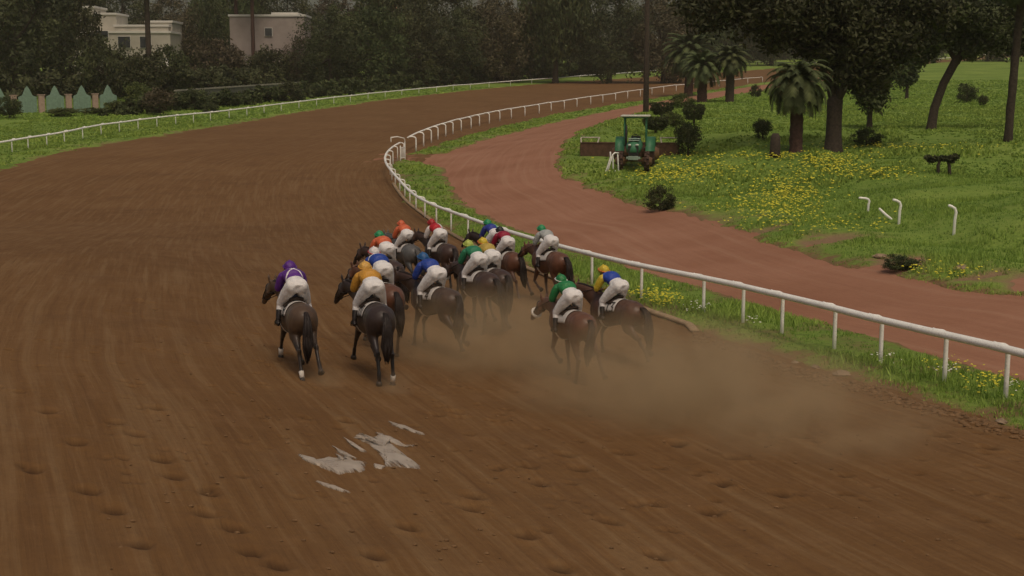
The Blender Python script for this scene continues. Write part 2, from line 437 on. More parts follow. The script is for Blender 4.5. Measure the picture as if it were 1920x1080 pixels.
for (hx, hy, s) in prints:
    i0, i1 = np.searchsorted(tx, (hx-.5, hx+.5)); j0, j1 = np.searchsorted(ty, (hy-.5, hy+.5))
    if i1-i0 < 2 or j1-j0 < 2: continue
    a = R_.uniform(.3, .8); XX = X[j0:j1, i0:i1]-hx; YY = Y[j0:j1, i0:i1]-hy
    p_ = XX*cos(a)+YY*sin(a); q_ = -XX*sin(a)+YY*cos(a); big = 1.22 if s > 1 else 1.0; r = np.sqrt((p_/.085)**2+(q_/.125)**2)/((.6+.5*s)*big)
    Zt[j0:j1, i0:i1] += s*(-.085*np.exp(-r**2*1.4)+.016*np.exp(-((r-1.6)/.5)**2)*(1+.5*np.sign(-q_)))
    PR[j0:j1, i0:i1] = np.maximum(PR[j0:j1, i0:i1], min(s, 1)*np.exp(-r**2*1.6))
keep = (din | (db < 2.0))
v = np.stack([X, Y, Zt], -1).reshape(-1, 3); f = cells(len(tx), len(ty), keep)
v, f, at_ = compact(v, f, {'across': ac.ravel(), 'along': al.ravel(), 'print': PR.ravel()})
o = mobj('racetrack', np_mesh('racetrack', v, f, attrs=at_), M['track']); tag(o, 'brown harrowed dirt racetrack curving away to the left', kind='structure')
def track_z(x, y):
    i = min(max(np.searchsorted(tx, x)-1, 0), len(tx)-2); j = min(max(np.searchsorted(ty, y)-1, 0), len(ty)-2)
    return float(Zt[j, i])
# service road sheet
X, Y = grid(xs, ys); rin = inside(X, Y, road_poly); rd, al, sg = seg_dist(X, Y, RRs)
rb_, _, _ = seg_dist(X, Y, road_poly+[road_poly[0]])
Zr = Ht(X, Y)-.004+.05*vnoise(rd*1.0, al*.03, 1.3, 31)*sst(80, 50, Y)+.02*vnoise(X, Y, 1.9, 32)
v = np.stack([X, Y, Zr], -1).reshape(-1, 3); f = cells(len(xs), len(ys), rin | (rb_ < 2.2))
v, f, at_ = compact(v, f, {'across': (rd*sg).ravel(), 'along': al.ravel()})
o = mobj('service_road', np_mesh('service_road', v, f, attrs=at_), M['road']); tag(o, 'reddish dirt service road inside the running rail', kind='structure')

# pale wet patch in the track
RIM = []
def patch(outline_px, name='puddle'):
    pts = [P(u, v_, 0, Gb) for u, v_ in outline_px]; mb = MB(); n = len(pts); c = sum(pts, Vector())/n
    # filled as a fan of rings draped just above the furrows
    vs = [(c.x, c.y, track_z(c.x, c.y)+.03)]; fs = []
    K = 6
    for k in range(1, K+1):
        for p in pts:
            q = c+(p-c)*(k/K); vs.append((q.x, q.y, track_z(q.x, q.y)+(.022 if k < K else -.01)))
    RIM.append(1.0); RIM.extend([1-k/K for k in range(1, K+1) for _ in pts])
    for i in range(n): fs.append((0, 1+i, 1+(i+1) % n))
    for k in range(K-1):
        for i in range(n): fs.append((1+k*n+i, 1+(k+1)*n+i, 1+(k+1)*n+(i+1) % n, 1+k*n+(i+1) % n))
    return vs, fs
t = NT('puddle_sky_sheen'); p_ = t.pos(); n1 = t.noise(p_, 3, 4)
M['puddle'] = t.fin(t.ramp(n1, [(.3, (.31, .24, .17)), (.7, (.50, .43, .35))]), t.mapr(n1, .3, .7, .18, .45), n1, .15, .01, .6)  # pale base colour paints in the sky reflected by the wet patch
x_, y_, z_ = t.sep(p_); rx_ = t.math('ADD', t.math('MULTIPLY', x_, .85), t.math('MULTIPLY', y_, .53)); ry_ = t.math('SUBTRACT', t.math('MULTIPLY', y_, .85), t.math('MULTIPLY', x_, .53))
st_ = t.noise(t.comb(t.math('MULTIPLY', rx_, 9.), t.math('MULTIPLY', ry_, 1.1)), 1, 4, .7); al_ = t.mapr(t.math('ADD', st_, t.math('MULTIPLY', t.attr('rim'), .75)), .46, .66, 0, .95)
bs_ = [n_ for n_ in t.t.nodes if n_.type == 'BSDF_PRINCIPLED'][0]; t.l(al_, bs_.inputs['Alpha'])
mb = MB()
for ol in ([(672, 812), (684, 822), (680, 815), (700, 820), (712, 810), (722, 815), (736, 824), (730, 828), (748, 842), (768, 858), (790, 874), (788, 880), (760, 878), (735, 877), (722, 876), (728, 868), (716, 858), (704, 845), (692, 834), (678, 828), (660, 820)],
           [(612, 858), (636, 860), (628, 850), (652, 862), (648, 852), (670, 866), (690, 868), (686, 882), (662, 886), (640, 890), (628, 886), (600, 876), (585, 864)],
           [(700, 812), (716, 816), (742, 826), (784, 840), (760, 838), (730, 828), (712, 820)],
           [(556, 852), (590, 862), (612, 874), (590, 872), (566, 862)],
           [(724, 790), (760, 800), (800, 816), (770, 810), (735, 798)],
           [(700, 872), (724, 876), (716, 880), (700, 878)], [(620, 836), (650, 850), (672, 862), (650, 858), (630, 846)],
           [(590, 900), (630, 912), (660, 924), (630, 918), (600, 906)], [(640, 818), (664, 832), (690, 848), (668, 842), (650, 828)]):
    n = len(ol); r2 = random.Random(n)
    ol2 = []
    for i in range(n):
        a, b = ol[i], ol[(i+1) % n]; ol2.append(a)
        ol2.append(((a[0]+b[0])/2+r2.uniform(-2.5, 2.5), (a[1]+b[1])/2+r2.uniform(-1.6, 1.6)))
    mb.add(*patch(ol2))
po_ = mb.build('puddle', M['puddle']); ra_ = po_.data.attributes.new('rim', 'FLOAT', 'POINT'); ra_.data.foreach_set('value', RIM)
tag(po_, 'pale wet puddle streaked across the brown dirt', kind='structure')
# ------------------------------------------------------------------ kerb and stones
kl = [P(u, v, 0, Gb) for u, v in [(738, 345), (745, 357), (762, 378), (800, 408), (870, 453), (930, 481), (1000, 509), (1090, 541), (1180, 573), (1250, 597), (1292, 612), (1303, 624)]]
kl = smooth_line([(p.x, p.y) for p in kl], 1.2)
kp = [Vector((x, y, float(Gb(x, y))+.05)) for x, y in kl]
mb = MB(); mb.loft(kp, [.12]*len(kp), .06, n=8, side=(1, .3, 0))
tag(mb.build('kerb', M['concrete']), 'low pale earthy kerb along the grass under the rail', kind='structure')
stone_lab = ['pale broken stone lying on the dirt edge below the third rail post from the right', 'small pale stone on the dirt beside the longest grass gap', 'flat pale stone half buried by the rail foot',
             'pale stone at the end of the road verge in the golf grass', 'long pale stone lying in the eroded bank right of the red road', 'tiny pale stone on the track near the right border']
for i, (u, v_, r) in enumerate([(1578, 704, .12), (1490, 687, .07), (1530, 692, .08), (1650, 482, .15), (1800, 505, .2), (1878, 792, .08)]):
    p = PG(u, v_); mb = MB(); mb.ball((0, 0, r*.2), (r*1.5, r, r*.55), 9, 6)
    mb.v = [(x*(1+.25*sin(7*x/r+i)), y*(1+.2*cos(5*z/r)), z*(1+.2*sin(3*y/r))) for x, y, z in mb.v]
    o = mb.build('stone', M['stone'], smooth=False); o.location = (p.x, p.y, max(p.z, float(Gb(p.x, p.y)))); o.rotation_euler.z = i
    tag(o, stone_lab[i], 'stone', 'pale stones along the dirt edges')

# ------------------------------------------------------------------ running rails
def rail(name, label, bar, posts, Hf, h=1.2, inward=1, off=.5, bar_r=(.085, .06), pr=.045, arch=.20, cat='rail', step=1.5):
    root = empty(name, (bar[0].x, bar[0].y, bar[0].z-h)); tag(root, label, cat)
    bp = smooth_line([(p.x, p.y) for p in bar], step)
    hh = np.interp(np.cumsum([0]+[sqrt((bp[i+1][0]-bp[i][0])**2+(bp[i+1][1]-bp[i][1])**2) for i in range(len(bp)-1)]), [0, 1e6], [h, h])
    L = [Vector((x, y, float(Hf(np.array(x), np.array(y)))+h)) for x, y in bp]
    mb = MB(); mb.loft([p-root.location for p in L], bar_r[0], bar_r[1], n=10); mb.build('rail_bar', M['rail'], root)
    for p in posts:
        k = min(range(len(L)), key=lambda i: (L[i]-p).length); t = (L[min(k+1, len(L)-1)]-L[max(k-1, 0)]); t.z = 0; t.normalize()
        nrm = Vector((t.y, -t.x, 0))*inward
        b = p+nrm*off; gz = float(Hf(np.array(b.x), np.array(b.y)))-.12
        pts = [Vector((b.x, b.y, gz)), Vector((b.x, b.y, gz+.6)), Vector((b.x, b.y, p.z-.12))]
        for a in (20, 45, 70, 90):
            a = radians(a); pts.append(Vector((b.x, b.y, 0))-nrm*(off*.45)*(1-cos(a))+Vector((0, 0, p.z-.12+arch*sin(a))))
        pts += [p+nrm*off*.25+Vector((0, 0, max(.02, arch-.13))), p+nrm*.04+Vector((0, 0, .04))]
        mb = MB(); mb.loft([q-root.location for q in pts], pr, n=7, caps=False); mb.build('post', M['rail'], root)
    return root, L
near_px = [(2330, 775), (2200, 738), (2085, 706), (1970, 676), (1860, 648), (1746, 622), (1626, 594), (1540, 572), (1443, 549), (1371, 532), (1298, 517), (1182, 494), (1090, 472), (1008, 450), (935, 428), (863, 403),
           (832, 392), (805, 381), (784, 370), (768, 358), (757, 347), (748, 337), (739, 327), (731, 317), (725, 308), (722, 299), (723, 291), (728, 283), (737, 275), (749, 268)]
nb = [P(u, v, 1.12, Ht) for u, v in near_px]
rail('running_rail', 'white curved running rail on bent posts, near part from right border round to the gate', nb, nb, Ht, h=1.12, off=.36, bar_r=(.085, .075), arch=.12)
far_px = [(765, 258), (780, 250), (795, 244), (808, 239), (823, 234), (837, 230), (853, 225), (872, 221), (888, 217), (907, 213), (927, 209), (949, 205), (975, 201), (1002, 197), (1025, 193), (1050, 190), (1074, 186), (1100, 182),
          (1123, 179), (1147, 176), (1170, 172), (1194, 169), (1216, 166), (1238, 163), (1262, 160), (1288, 158), (1315, 155), (1343, 152), (1370, 150), (1397, 147), (1425, 145)]
fb = [P(u, v, 1.2, Ht) for u, v in far_px]
rail('running_rail', 'white running rail on bent posts beyond the gate, between far grass strip and track', fb, fb, Ht, h=1.2, off=.7, bar_r=(.10, .08), pr=.065)
out_px = [(-90, 290), (0, 267), (30, 262), (60, 257), (95, 252), (128, 246), (162, 239), (196, 233), (230, 229), (265, 224), (300, 220), (335, 216), (368, 213), (400, 210), (435, 206), (468, 202), (500, 198), (532, 194), (565, 190), (598, 186),
          (630, 182), (661, 179), (694, 175), (726, 172), (757, 169), (789, 166), (822, 163), (853, 160), (885, 158), (920, 155), (960, 152), (1000, 149), (1045, 146), (1090, 142), (1135, 139), (1180, 136), (1230, 132)]
ob = [P(u, v, 1.2, Hs) for u, v in out_px]
rail('running_rail', 'long white outer rail along the grass at the far left edge of the track', ob, ob, Hs, inward=-1, off=.4, bar_r=(.13, .09), pr=.055)
hb = [P(u, v, 1.2, Hs) for u, v in [(1420, 116), (1520, 118), (1600, 119), (1650, 118), (1700, 115), (1760, 110), (1830, 104), (1895, 97), (1960, 90)]]
rail('running_rail', 'distant white rail glimpsed between the golf course trees at upper right', hb, hb, Hs, inward=1, off=.4, bar_r=(.18, .15), pr=.07)

# white gate at the apex of the bend
ga = P(748, 300, 0, Ht); g0 = P(751, 303, 0, Ht); g1 = P(772, 298, 0, Ht)
d = (g1-g0); L_ = 1.9; d.z = 0; d.normalize(); rz = math.atan2(d.y, d.x)
g = empty('gate', (g0.x, g0.y, float(Ht(g0.x, g0.y))), rz); tag(g, 'small white gate with upright bars where the bend rail meets the far rail', 'gate')
for x in (0, .95):
    mb = MB(); hgt = 1.55 if x else 1.25
    mb.loft([(x, 0, -.1), (x, 0, hgt)], .05, n=8); mb.build('gate_post', M['rail'], g)
for z in (.28, 1.12): mb = MB(); mb.loft([(.05, 0, z), (.9, 0, z)], .035, n=8); mb.build('rail_bar', M['rail'], g)
for x in (.25, .48, .7):
    mb = MB(); mb.loft([(x, 0, .3), (x, 0, 1.1)], .03, n=6); mb.build('upright_bar', M['rail'], g)
mb = MB(); mb.loft([(-.6, .55, 1.62), (-.6, .55, 1.95), (-.1, .2, 2.0), (.75, 0, 1.85), (.95, 0, 1.7), (.95, 0, 1.5)], .05, n=7); mb.build('hoop', M['rail'], g)

# bent posts left standing and a fallen one in the golf grass
for (u, v_, tu, tv, lab) in [(1627, 398, 1612, 372, 'leftmost short bent white post sunk in the ditch grass'), (1685, 420, 1675, 376, 'bent white post beside the fallen pale post in the grass'), (1788, 440, 1779, 387, 'tallest bent white post standing alone at right in the grass')]:
    p = PG(u, v_); s = 2500/p.y; h = (v_-tv)/s; root = empty('bent_post', p)
    mb = MB(); mb.loft([(0, 0, -.3), (.02, 0, h*.55), (.05, 0, h*.8), (0, 0, h*.93), (-.12, 0, h), (-(u-tu)/s-.03, 0, h*1.03)], .055, n=8)
    o = mb.build('bent_post', M['rail']); o.location = p; bpy.data.objects.remove(root); tag(o, lab, 'post', 'loose bent rail posts in the grass')
p = PG(1660, 412); mb = MB(); mb.loft([(-.22, .1, .42), (.0, 0, .2), (.22, -.1, .02)], [.05, .06, .05], n=8)
o = mb.build('fallen_post', M['rail']); o.location = p; tag(o, 'short pale fallen post leaning in the grass between two bent posts', 'post')

# white trestle beside the tractor
p = PG(1150, 322); g = empty('trestle', p, .3); tag(g, 'small white trestle stand leaning beside the parked tractor', 'stand')
for pts in ([(-.55, -.1, 0), (-.2, 0, .95), (-.22, 0, 1.25)], [(-.35, 0, .15), (-.05, 0, 1.1), (.1, 0, 1.22), (.32, 0, 1.2)], [(.02, .1, .2), (0, .1, 1.0)], [(.4, .1, 0), (.3, .05, 1.15)]):
    mb = MB(); mb.loft(pts, .05, n=7); mb.build('leg', M['rail'], g)
mb = MB(); mb.loft([(-.8, -.15, .04), (-.3, -.3, .04), (.05, -.2, .05)], .055, n=7); mb.build('foot_bar', M['rail'], g)

# ------------------------------------------------------------------ horses
def interp(tab, y):
    if y <= tab[0][0]: return tab[0][1:]
    for a, b in zip(tab[:-1], tab[1:]):
        if y <= b[0]:
            t = (y-a[0])/(b[0]-a[0]); return tuple(a[i]+(b[i]-a[i])*t for i in range(1, len(a)))
    return tab[-1][1:]
TR = [(-.86, 1.24, .05, .07), (-.82, 1.25, .15, .16), (-.74, 1.25, .225, .235), (-.60, 1.26, .275, .285), (-.40, 1.265, .285, .30), (-.20, 1.25, .255, .285), (.0, 1.225, .245, .29), (.2, 1.20, .255, .315), (.4, 1.18, .26, .345),
      (.58, 1.18, .245, .355), (.74, 1.18, .225, .335), (.88, 1.17, .19, .27), (.97, 1.16, .12, .17)]
def leg_pts(front, s, a):
    """joint positions of one leg from three segment angles (degrees from straight down, + forward)"""
    if front: p = Vector((s*.135, .56, .97)); L = (.44, .29, .13, .075)
    else: p = Vector((s*.15, -.30+.004*a[0], .98)); L = (.47, .36, .13, .075)
    out = [p]
    for l, q in zip(L, (a[0], a[1], a[2], a[2]+8)):
        q = radians(q); p = p+Vector((0, sin(q)*l, -cos(q)*l)); out.append(p)
    return out
def build_horse_mesh(pose):
    legs = {}; lowest = 9
    for k, (fr, s) in zip(('fl', 'fr', 'hl', 'hr'), ((1, -1), (1, 1), (0, -1), (0, 1))):
        legs[k] = (fr, s, leg_pts(fr, s, pose[k])); lowest = min(lowest, legs[k][2][-1].z-.0)
    dz = -lowest+.0; D = Vector((0, 0, dz)); neck = pose.get('neck', 0)
    mb = MB()
    ys_ = [t[0] for t in TR]
    mb.loft([(0, t[0], t[1]+dz) for t in TR], [t[2] for t in TR], [t[3] for t in TR], n=18, side=(1, 0, 0))
    mb.loft([(0, .15, 1.40+dz), (0, .45, 1.46+dz), (0, .62, 1.47+dz), (0, .8, 1.42+dz)], [.10, .085, .09, .1], [.12, .14, .14, .14], n=10, side=(1, 0, 0))  # withers
    for s in (-1, 1):
        mb.ball((s*.135, -.52, 1.22+dz), (.155, .27, .29), R=Matrix.Rotation(radians(15), 3, 'X'))     # haunch
        mb.ball((s*.145, .60, 1.16+dz), (.115, .18, .30), R=Matrix.Rotation(radians(-20), 3, 'X'))    # shoulder
        mb.ball((s*.075, .86, 1.10+dz), (.095, .13, .14))
    # neck and head
    nk = [Vector((0, .72, 1.30)), Vector((0, .93, 1.43+neck*.1)), Vector((0, 1.14, 1.57+neck*.35)), Vector((0, 1.33, 1.69+neck*.7)), Vector((0, 1.46, 1.76+neck))]
    nk = [p+D+Vector((-x_, 0, 0)) for p, x_ in zip(nk, (0, .02, .07, .14, .20))]
    if neck < -.2: nk = [Vector((p.x*.35, p.y, p.z)) for p in nk]
    mb.loft(nk, [.15, .115, .088, .075, .070], [.29, .225, .175, .14, .115], n=14, side=(1, 0, 0))
    po = nk[-1]; hd = Vector((-.20, .70, -.70)).normalized(); up = Vector((0, -hd.z, hd.y)).normalized()
    hp = [po+hd*q for q in (.0, .1, .22, .34, .46, .54, .58)]
    mb.loft(hp, [.075, .092, .085, .066, .056, .055, .045], [.11, .125, .115, .088, .072, .066, .05], n=12, side=(1, 0, 0))
    for s in (-1, 1):
        mb.ball(po+hd*.14+Vector((s*.055, 0, 0))-up*.05, (.045, .085, .08))                             # jaw
        e0 = po+Vector((s*.045, -.02, .07)); mb.loft([e0, e0+Vector((s*.025, .0, .09)), e0+Vector((s*.03, .02, .175))], [.035, .034, .012], [.026, .024, .012], n=8)
    hooves = []
    for k, (fr, s, J) in legs.items():
        J = [p+D for p in J]
        if fr:
            top = Vector((s*.14, .66, 1.15))+D
            mb.loft([top, J[0]+Vector((0, 0, .05)), J[0]+(J[1]-J[0])*.35, J[1]+(J[0]-J[1])*.12, J[1], J[1]+(J[2]-J[1])*.2, J[2]+(J[1]-J[2])*.2, J[2], J[3]],
                    [.10, .088, .066, .046, .047, .036, .033, .042, .040], [.16, .12, .085, .055, .056, .042, .038, .048, .042], n=12, side=(1, 0, 0))
        else:
            top = Vector((s*.13, -.50, 1.24))+D; st = J[0]
            gm = J[0]+(J[1]-J[0])*.4
            mb.loft([top, (top+st)/2+Vector((0, 0, -.02)), st+Vector((0, -.03, -.02)), gm, J[1]+(J[0]-J[1])*.13], [.15, .135, .105, .075, .048], [.26, .23, .17, .105, .062], n=12, side=(1, 0, 0))
            pt = J[1]+Vector((0, -.035, .03))
            mb.loft([J[1]+(J[0]-J[1])*.16, pt, J[1]+(J[2]-J[1])*.15, J[2]+(J[1]-J[2])*.2, J[2], J[3]], [.046, .045, .040, .036, .044, .040], [.055, .068, .055, .044, .05, .043], n=12, side=(1, 0, 0))
        hooves.append((J[3], J[4], J[2], J[1]))
    return remesh(mb, 'horse_body', .021, 5, .5), dz, hooves, po, hd, nk

def coat(name, col, points, dark=.0):
    """coat with darker lower legs (true colour of a bay's points)"""
    t = NT(name); o = t.obj(); z = t.sep(o)[2]; n = t.noise(o, 5, 4)
    c = t.ramp(n, [(.3, tuple(x*.8 for x in col)), (.7, tuple(x*1.2 for x in col))])
    k = t.mapr(t.math('ADD', z, t.math('MULTIPLY', n, .2)), .72, .98, 1, 0)
    c = t.mix(k, c, points); return t.fin(c, .42, n, .15, .01, .4, sheen=.05)
M['bay'] = coat('bay_coat', (.085, .038, .022), (.022, .013, .010))
M['dark_bay'] = coat('dark_bay_coat', (.048, .025, .018), (.014, .010, .009))
M['red_bay'] = coat('red_bay_coat', (.115, .046, .024), (.055, .022, .013))
M['black_coat'] = coat('black_coat', (.034, .021, .017), (.012, .010, .010))
M['grey_coat'] = coat('grey_coat', (.10, .098, .095), (.035, .034, .034))
M['olive_bay'] = coat('brown_coat', (.078, .046, .026), (.022, .015, .011))
M['hair_dark'] = simple('horse_hair', (.018, .012, .010), .6, .3, 20, .5, .01)
M['hair_grey'] = simple('horse_hair_grey', (.09, .085, .08), .6, .3, 20, .5, .01)
M['hoof'] = simple('hoof', (.05, .04, .033), .6, .3)
M['white_hair'] = simple('white_marking', (.55, .5, .44), .8, .15)
M['cloth_white'] = simple('number_cloth', (.56, .53, .50), .85, .06, 12, .3, .005)
M['ink'] = simple('cloth_number_black', (.02, .02, .02), .8, .1)
M['leather'] = simple('saddle_leather', (.03, .018, .012), .5, .2)
M['tack'] = simple('tack_leather', (.02, .013, .010), .5, .2)
M['sheepskin'] = simple('sheepskin_noseband', (.72, .68, .6), .95, .1, 30, .6, .01)
M['breeches'] = simple('white_breeches', (.74, .72, .71), .75, .05, 7, .9, .05, mud=.22)
M['boot'] = simple('riding_boot', (.018, .014, .013), .35, .2)
M['skin'] = simple('skin', (.32, .18, .12), .6, .08)
M['under'] = simple('skin_suit', (.32, .18, .12), .6, .08)

POSES = {
 'A': dict(fl=(46, 38, 12), fr=(22, -48, -62), hl=(-56, -26, -36), hr=(-66, -44, -58), neck=-.12),
 'B': dict(fl=(46, 36, 22), fr=(14, -62, -82), hl=(-50, -16, 2), hr=(-40, -10, 12), neck=-.10),
 'C': dict(fl=(26, 8, 14), fr=(42, 0, -20), hl=(-60, -50, -30), hr=(-64, 26, -84), neck=-.14),
 'D': dict(fl=(30, -58, -76), fr=(2, -14, 4), hl=(-28, 12, 24), hr=(-60, -34, -56), neck=-.30),
 'E': dict(fl=(38, 18, -5), fr=(-8, -38, -56), hl=(-50, -18, 2), hr=(-22, 16, 14), neck=-.14),
}
HM = {k: build_horse_mesh(p) for k, p in POSES.items()}

def half_shell(y0, y1, a0, a1, dz, offs, ny=10, na=22, th=.008, cut=None):
    """curved sheet lying on the horse's trunk between two angles (0 = top)"""
    mb = MB(); vs = []
    for lay in (offs+th, offs):
        for i in range(ny+1):
            y = y0+(y1-y0)*i/ny
            for j in range(na+1):
                a = radians(a0+(a1-a0)*j/na); zc, hw, hh = interp(TR, y)
                wz = max(0, 1-abs(y-.55)/.5)*.06*max(0, cos(a))**3
                vs.append(((hw+lay)*sin(a), y, zc+(hh+lay+wz)*cos(a)+dz))
    N = (ny+1)*(na+1); fs = []
    q = lambda l, i, j: l*N+i*(na+1)+j
    for i in range(ny):
        for j in range(na):
            fs.append((q(0, i, j), q(0, i+1, j), q(0, i+1, j+1), q(0, i, j+1))); fs.append((q(1, i, j), q(1, i, j+1), q(1, i+1, j+1), q(1, i+1, j)))
    for i in range(ny):
        for j in (0, na): fs.append((q(0, i, j), q(1, i, j), q(1, i+1, j), q(0, i+1, j)))
    for j in range(na):
        for i in (0, ny): fs.append((q(0, i, j), q(0, i, j+1), q(1, i, j+1), q(1, i, j)))
    mb.add(vs, fs); return mb
# digits as strokes on a 2 x 4 grid
DIG = {'0': [(0, 0), (0, 4), (2, 4), (2, 0), (0, 0)], '1': [(.4, 3.2), (1, 4), (1, 0)], '8': [(0, 0), (0, 4), (2, 4), (2, 0), (0, 0), (0, 2), (2, 2)], '4': [(2, 1.3), (0, 1.3), (1.5, 4), (1.5, 0)],
       '3': [(0, 4), (2, 4), (1, 2.2), (2, 1.6), (2, 0), (0, 0)]}
def number_mb(txt, dz, side):
    mb = MB(); sc = .052; W = len(txt)*2.9-.9
    for ci, ch in enumerate(txt):
        pl = DIG[ch]
        for (x0, y0), (x1, y1) in zip(pl[:-1], pl[1:]):
            dx, dy = x1-x0, y1-y0; l = sqrt(dx*dx+dy*dy); nx, ny_ = -dy/l*.32, dx/l*.32; ex, ey = dx/l*.3, dy/l*.3; n = 5; vs = []
            for i in range(n+1):
                t = i/n; px = x0-ex+(dx+2*ex)*t; py = y0-ey+(dy+2*ey)*t
                for sgn in (-1, 1):
                    gx = (px+nx*sgn+ci*2.9-W/2)*sc; gy = (py+ny_*sgn-2)*sc
                    y = .03+gx*(-side)*-1; ang = radians(62)-gy/.30; zc, hw, hh = interp(TR, y)
                    vs.append((side*(hw+.028)*sin(ang), y, zc+(hh+.028)*cos(ang)+dz))
            fs = [(2*i, 2*i+1, 2*i+3, 2*i+2) for i in range(n)]
            mb.add(vs, fs)
    return mb
_cache = {}
def cached(key, fn):
    if key not in _cache: _cache[key] = fn()
    return _cache[key]
def horse(label, x, y, rz, pose, coatm, number=None, white=(), sheep=False, grey=False, scale=1.0, tailkick=0):
    me, dz, hooves, po, hd, nk = HM[pose]; hairm = M['hair_grey'] if grey else M['hair_dark']
    z = track_z(x, y)
    h = empty('horse', (x, y, z-.01), rz); h.scale = (scale,)*3; tag(h, label, 'horse', 'racehorses galloping round the bend')
    mobj('body', me, M[coatm], h, slot=True)
    for i, (a, b, c, c2) in enumerate(hooves):
        mb = MB(); d = (b-a).normalized(); mb.loft([a-d*.0, a+d*.03, b], [.042, .050, .062], [.046, .058, .072], n=12, side=(1, 0, 0), caps=False)
        mb.build('hoof', M['hoof'], h)
        if i in white:
            mb = MB(); mb.loft([c+(a-c)*.0, c+(a-c)*.5, a], [.049, .045, .046], [.056, .052, .052], n=12, side=(1, 0, 0), caps=False); mb.build('sock', M['white_hair'], h)
    # mane: a fringe of locks along the crest
    def mane():
        mb = MB(); r = random.Random(3)
        for i in range(46):
            t = i/45; k = t*(len(nk)-1); j = min(int(k), len(nk)-2); p = nk[j]+(nk[j+1]-nk[j])*(k-j)
            rb_ = [.29, .225, .175, .14, .115][j]*(1-(k-j))+[.29, .225, .175, .14, .115][j+1]*(k-j)
            q = p+Vector((0, -.62, .78))*rb_*.93
            mb.loft([q, q+Vector((.03, -.03, .03)), q+Vector((.075+r.uniform(-.01, .02), -.06, -.02)), q+Vector((.09, -.09+r.uniform(-.02, .02), -.11))], [.016, .018, .014, .004], [.02, .02, .016, .004], n=5, caps=False)
        return mb.mesh('mane')
    mobj('mane', cached(('mane', pose), mane), hairm, h, slot=True)
    # tail: bundle of locks streaming back
    mb = MB(); r = random.Random(int(x*100)); sx = tailkick
    for i in range(34):
        a = r.uniform(0, 6.28); q = sqrt(r.random()); ox, oz = cos(a)*q, sin(a)*q; L = r.uniform(.65, .9)
        pts = [(ox*.02, -.80, 1.42+oz*.02+dz), (ox*.035, -.93, 1.42+oz*.03+dz), (ox*.06+sx*.1, -1.06, 1.30+oz*.04+dz), (ox*.085+sx*.2, -1.10-.03*oz, 1.30-.28*L+dz), (ox*.10+sx*.3, -1.10+oz*.06, 1.30-.58*L+dz), (ox*.05+sx*.4, -1.14+oz*.05, 1.30-.85*L+dz)]
        mb.loft(pts, [.016, .024, .03, .034, .028, .006], n=5, caps=False)
    mb.build('tail', hairm, h)
    # saddle, girth, number cloth
    cl = mobj('number_cloth', cached(('cloth', pose), lambda: half_shell(-.17, .30, -82, 82, dz, .014).mesh('number_cloth')), M['cloth_white'], h)
    if number:
        for s in (-1, 1): number_mb(number, dz, s).build('number', M['ink'], cl, smooth=False)
    def saddle():
        mb = half_shell(.02, .42, -52, 52, dz, .028, th=.02); mb.loft([(-.11, .03, 1.56+dz), (0, .0, 1.585+dz), (.11, .03, 1.56+dz)], .035, n=8); mb.loft([(-.08, .42, 1.58+dz), (0, .45, 1.63+dz), (.08, .42, 1.58+dz)], .03, n=8); return mb.mesh('saddle')
    mobj('saddle', cached(('saddle', pose), saddle), M['leather'], h)
    mobj('girth', cached(('girth', pose), lambda: half_shell(.36, .44, 50, 310, dz, .006).mesh('girth')), M['sheepskin'], h)
    # bridle
    def bridle():
        mb = MB()
        for q, (ra, rb_) in ((.10, (.10, .135)), (.37, (.070, .090))):
            c = po+hd*q; up = Vector((0, -hd.z, hd.y)).normalized(); ring = [c+Vector((cos(t)*ra, 0, 0))+up*sin(t)*rb_ for t in np.linspace(0, 2*pi, 17)]
            mb.loft(ring, .011, n=5, caps=False)
        for s in (-1, 1): mb.loft([po+hd*.10+Vector((s*.10, 0, 0)), po+hd*.25+Vector((s*.088, 0, 0)), po+hd*.42+Vector((s*.068, 0, 0))], .010, n=5, caps=False)
        return mb.mesh('bridle')
    mobj('bridle', cached(('bridle', pose), bridle), M['tack'], h)
    if sheep:
        mb = MB(); c = po+hd*.36; up = Vector((0, -hd.z, hd.y)).normalized(); ring = [c+Vector((cos(t)*.088, 0, 0))+up*sin(t)*.112 for t in np.linspace(0, 2*pi, 17)]
        mb.loft(ring, .034, n=8, caps=False); mb.build('noseband', M['sheepskin'], h)
    def reins():
        mb = MB()
        for s in (-1, 1): mb.loft([po+hd*.45+Vector((s*.07, 0, 0)), (po+hd*.45)*.5+Vector((s*.13, .5, .83+dz*.5)), Vector((s*.07, .84, 1.66+dz))], .009, n=5, caps=False)
        return mb.mesh('reins')
    mobj('reins', cached(('reins', pose), reins), M['tack'], h)
    # stirrup irons
    def irons(s):
        mb = MB(); mb.loft([(s*.29, .24, 1.42+dz), (s*.325, .24, 1.2+dz)], .008, n=5); mb.loft([(s*.325, .24, 1.2+dz), (s*.29, .24, 1.12+dz), (s*.30, .24, 1.055+dz), (s*.385, .24, 1.055+dz), (s*.385, .24, 1.12+dz), (s*.325, .24, 1.2+dz)], .008, n=5)
        return mb.mesh('stirrup')
    for s in (-1, 1): mobj('stirrup', cached(('irons', pose, s), lambda: irons(s)), M['tack'], h)
    return h, dz

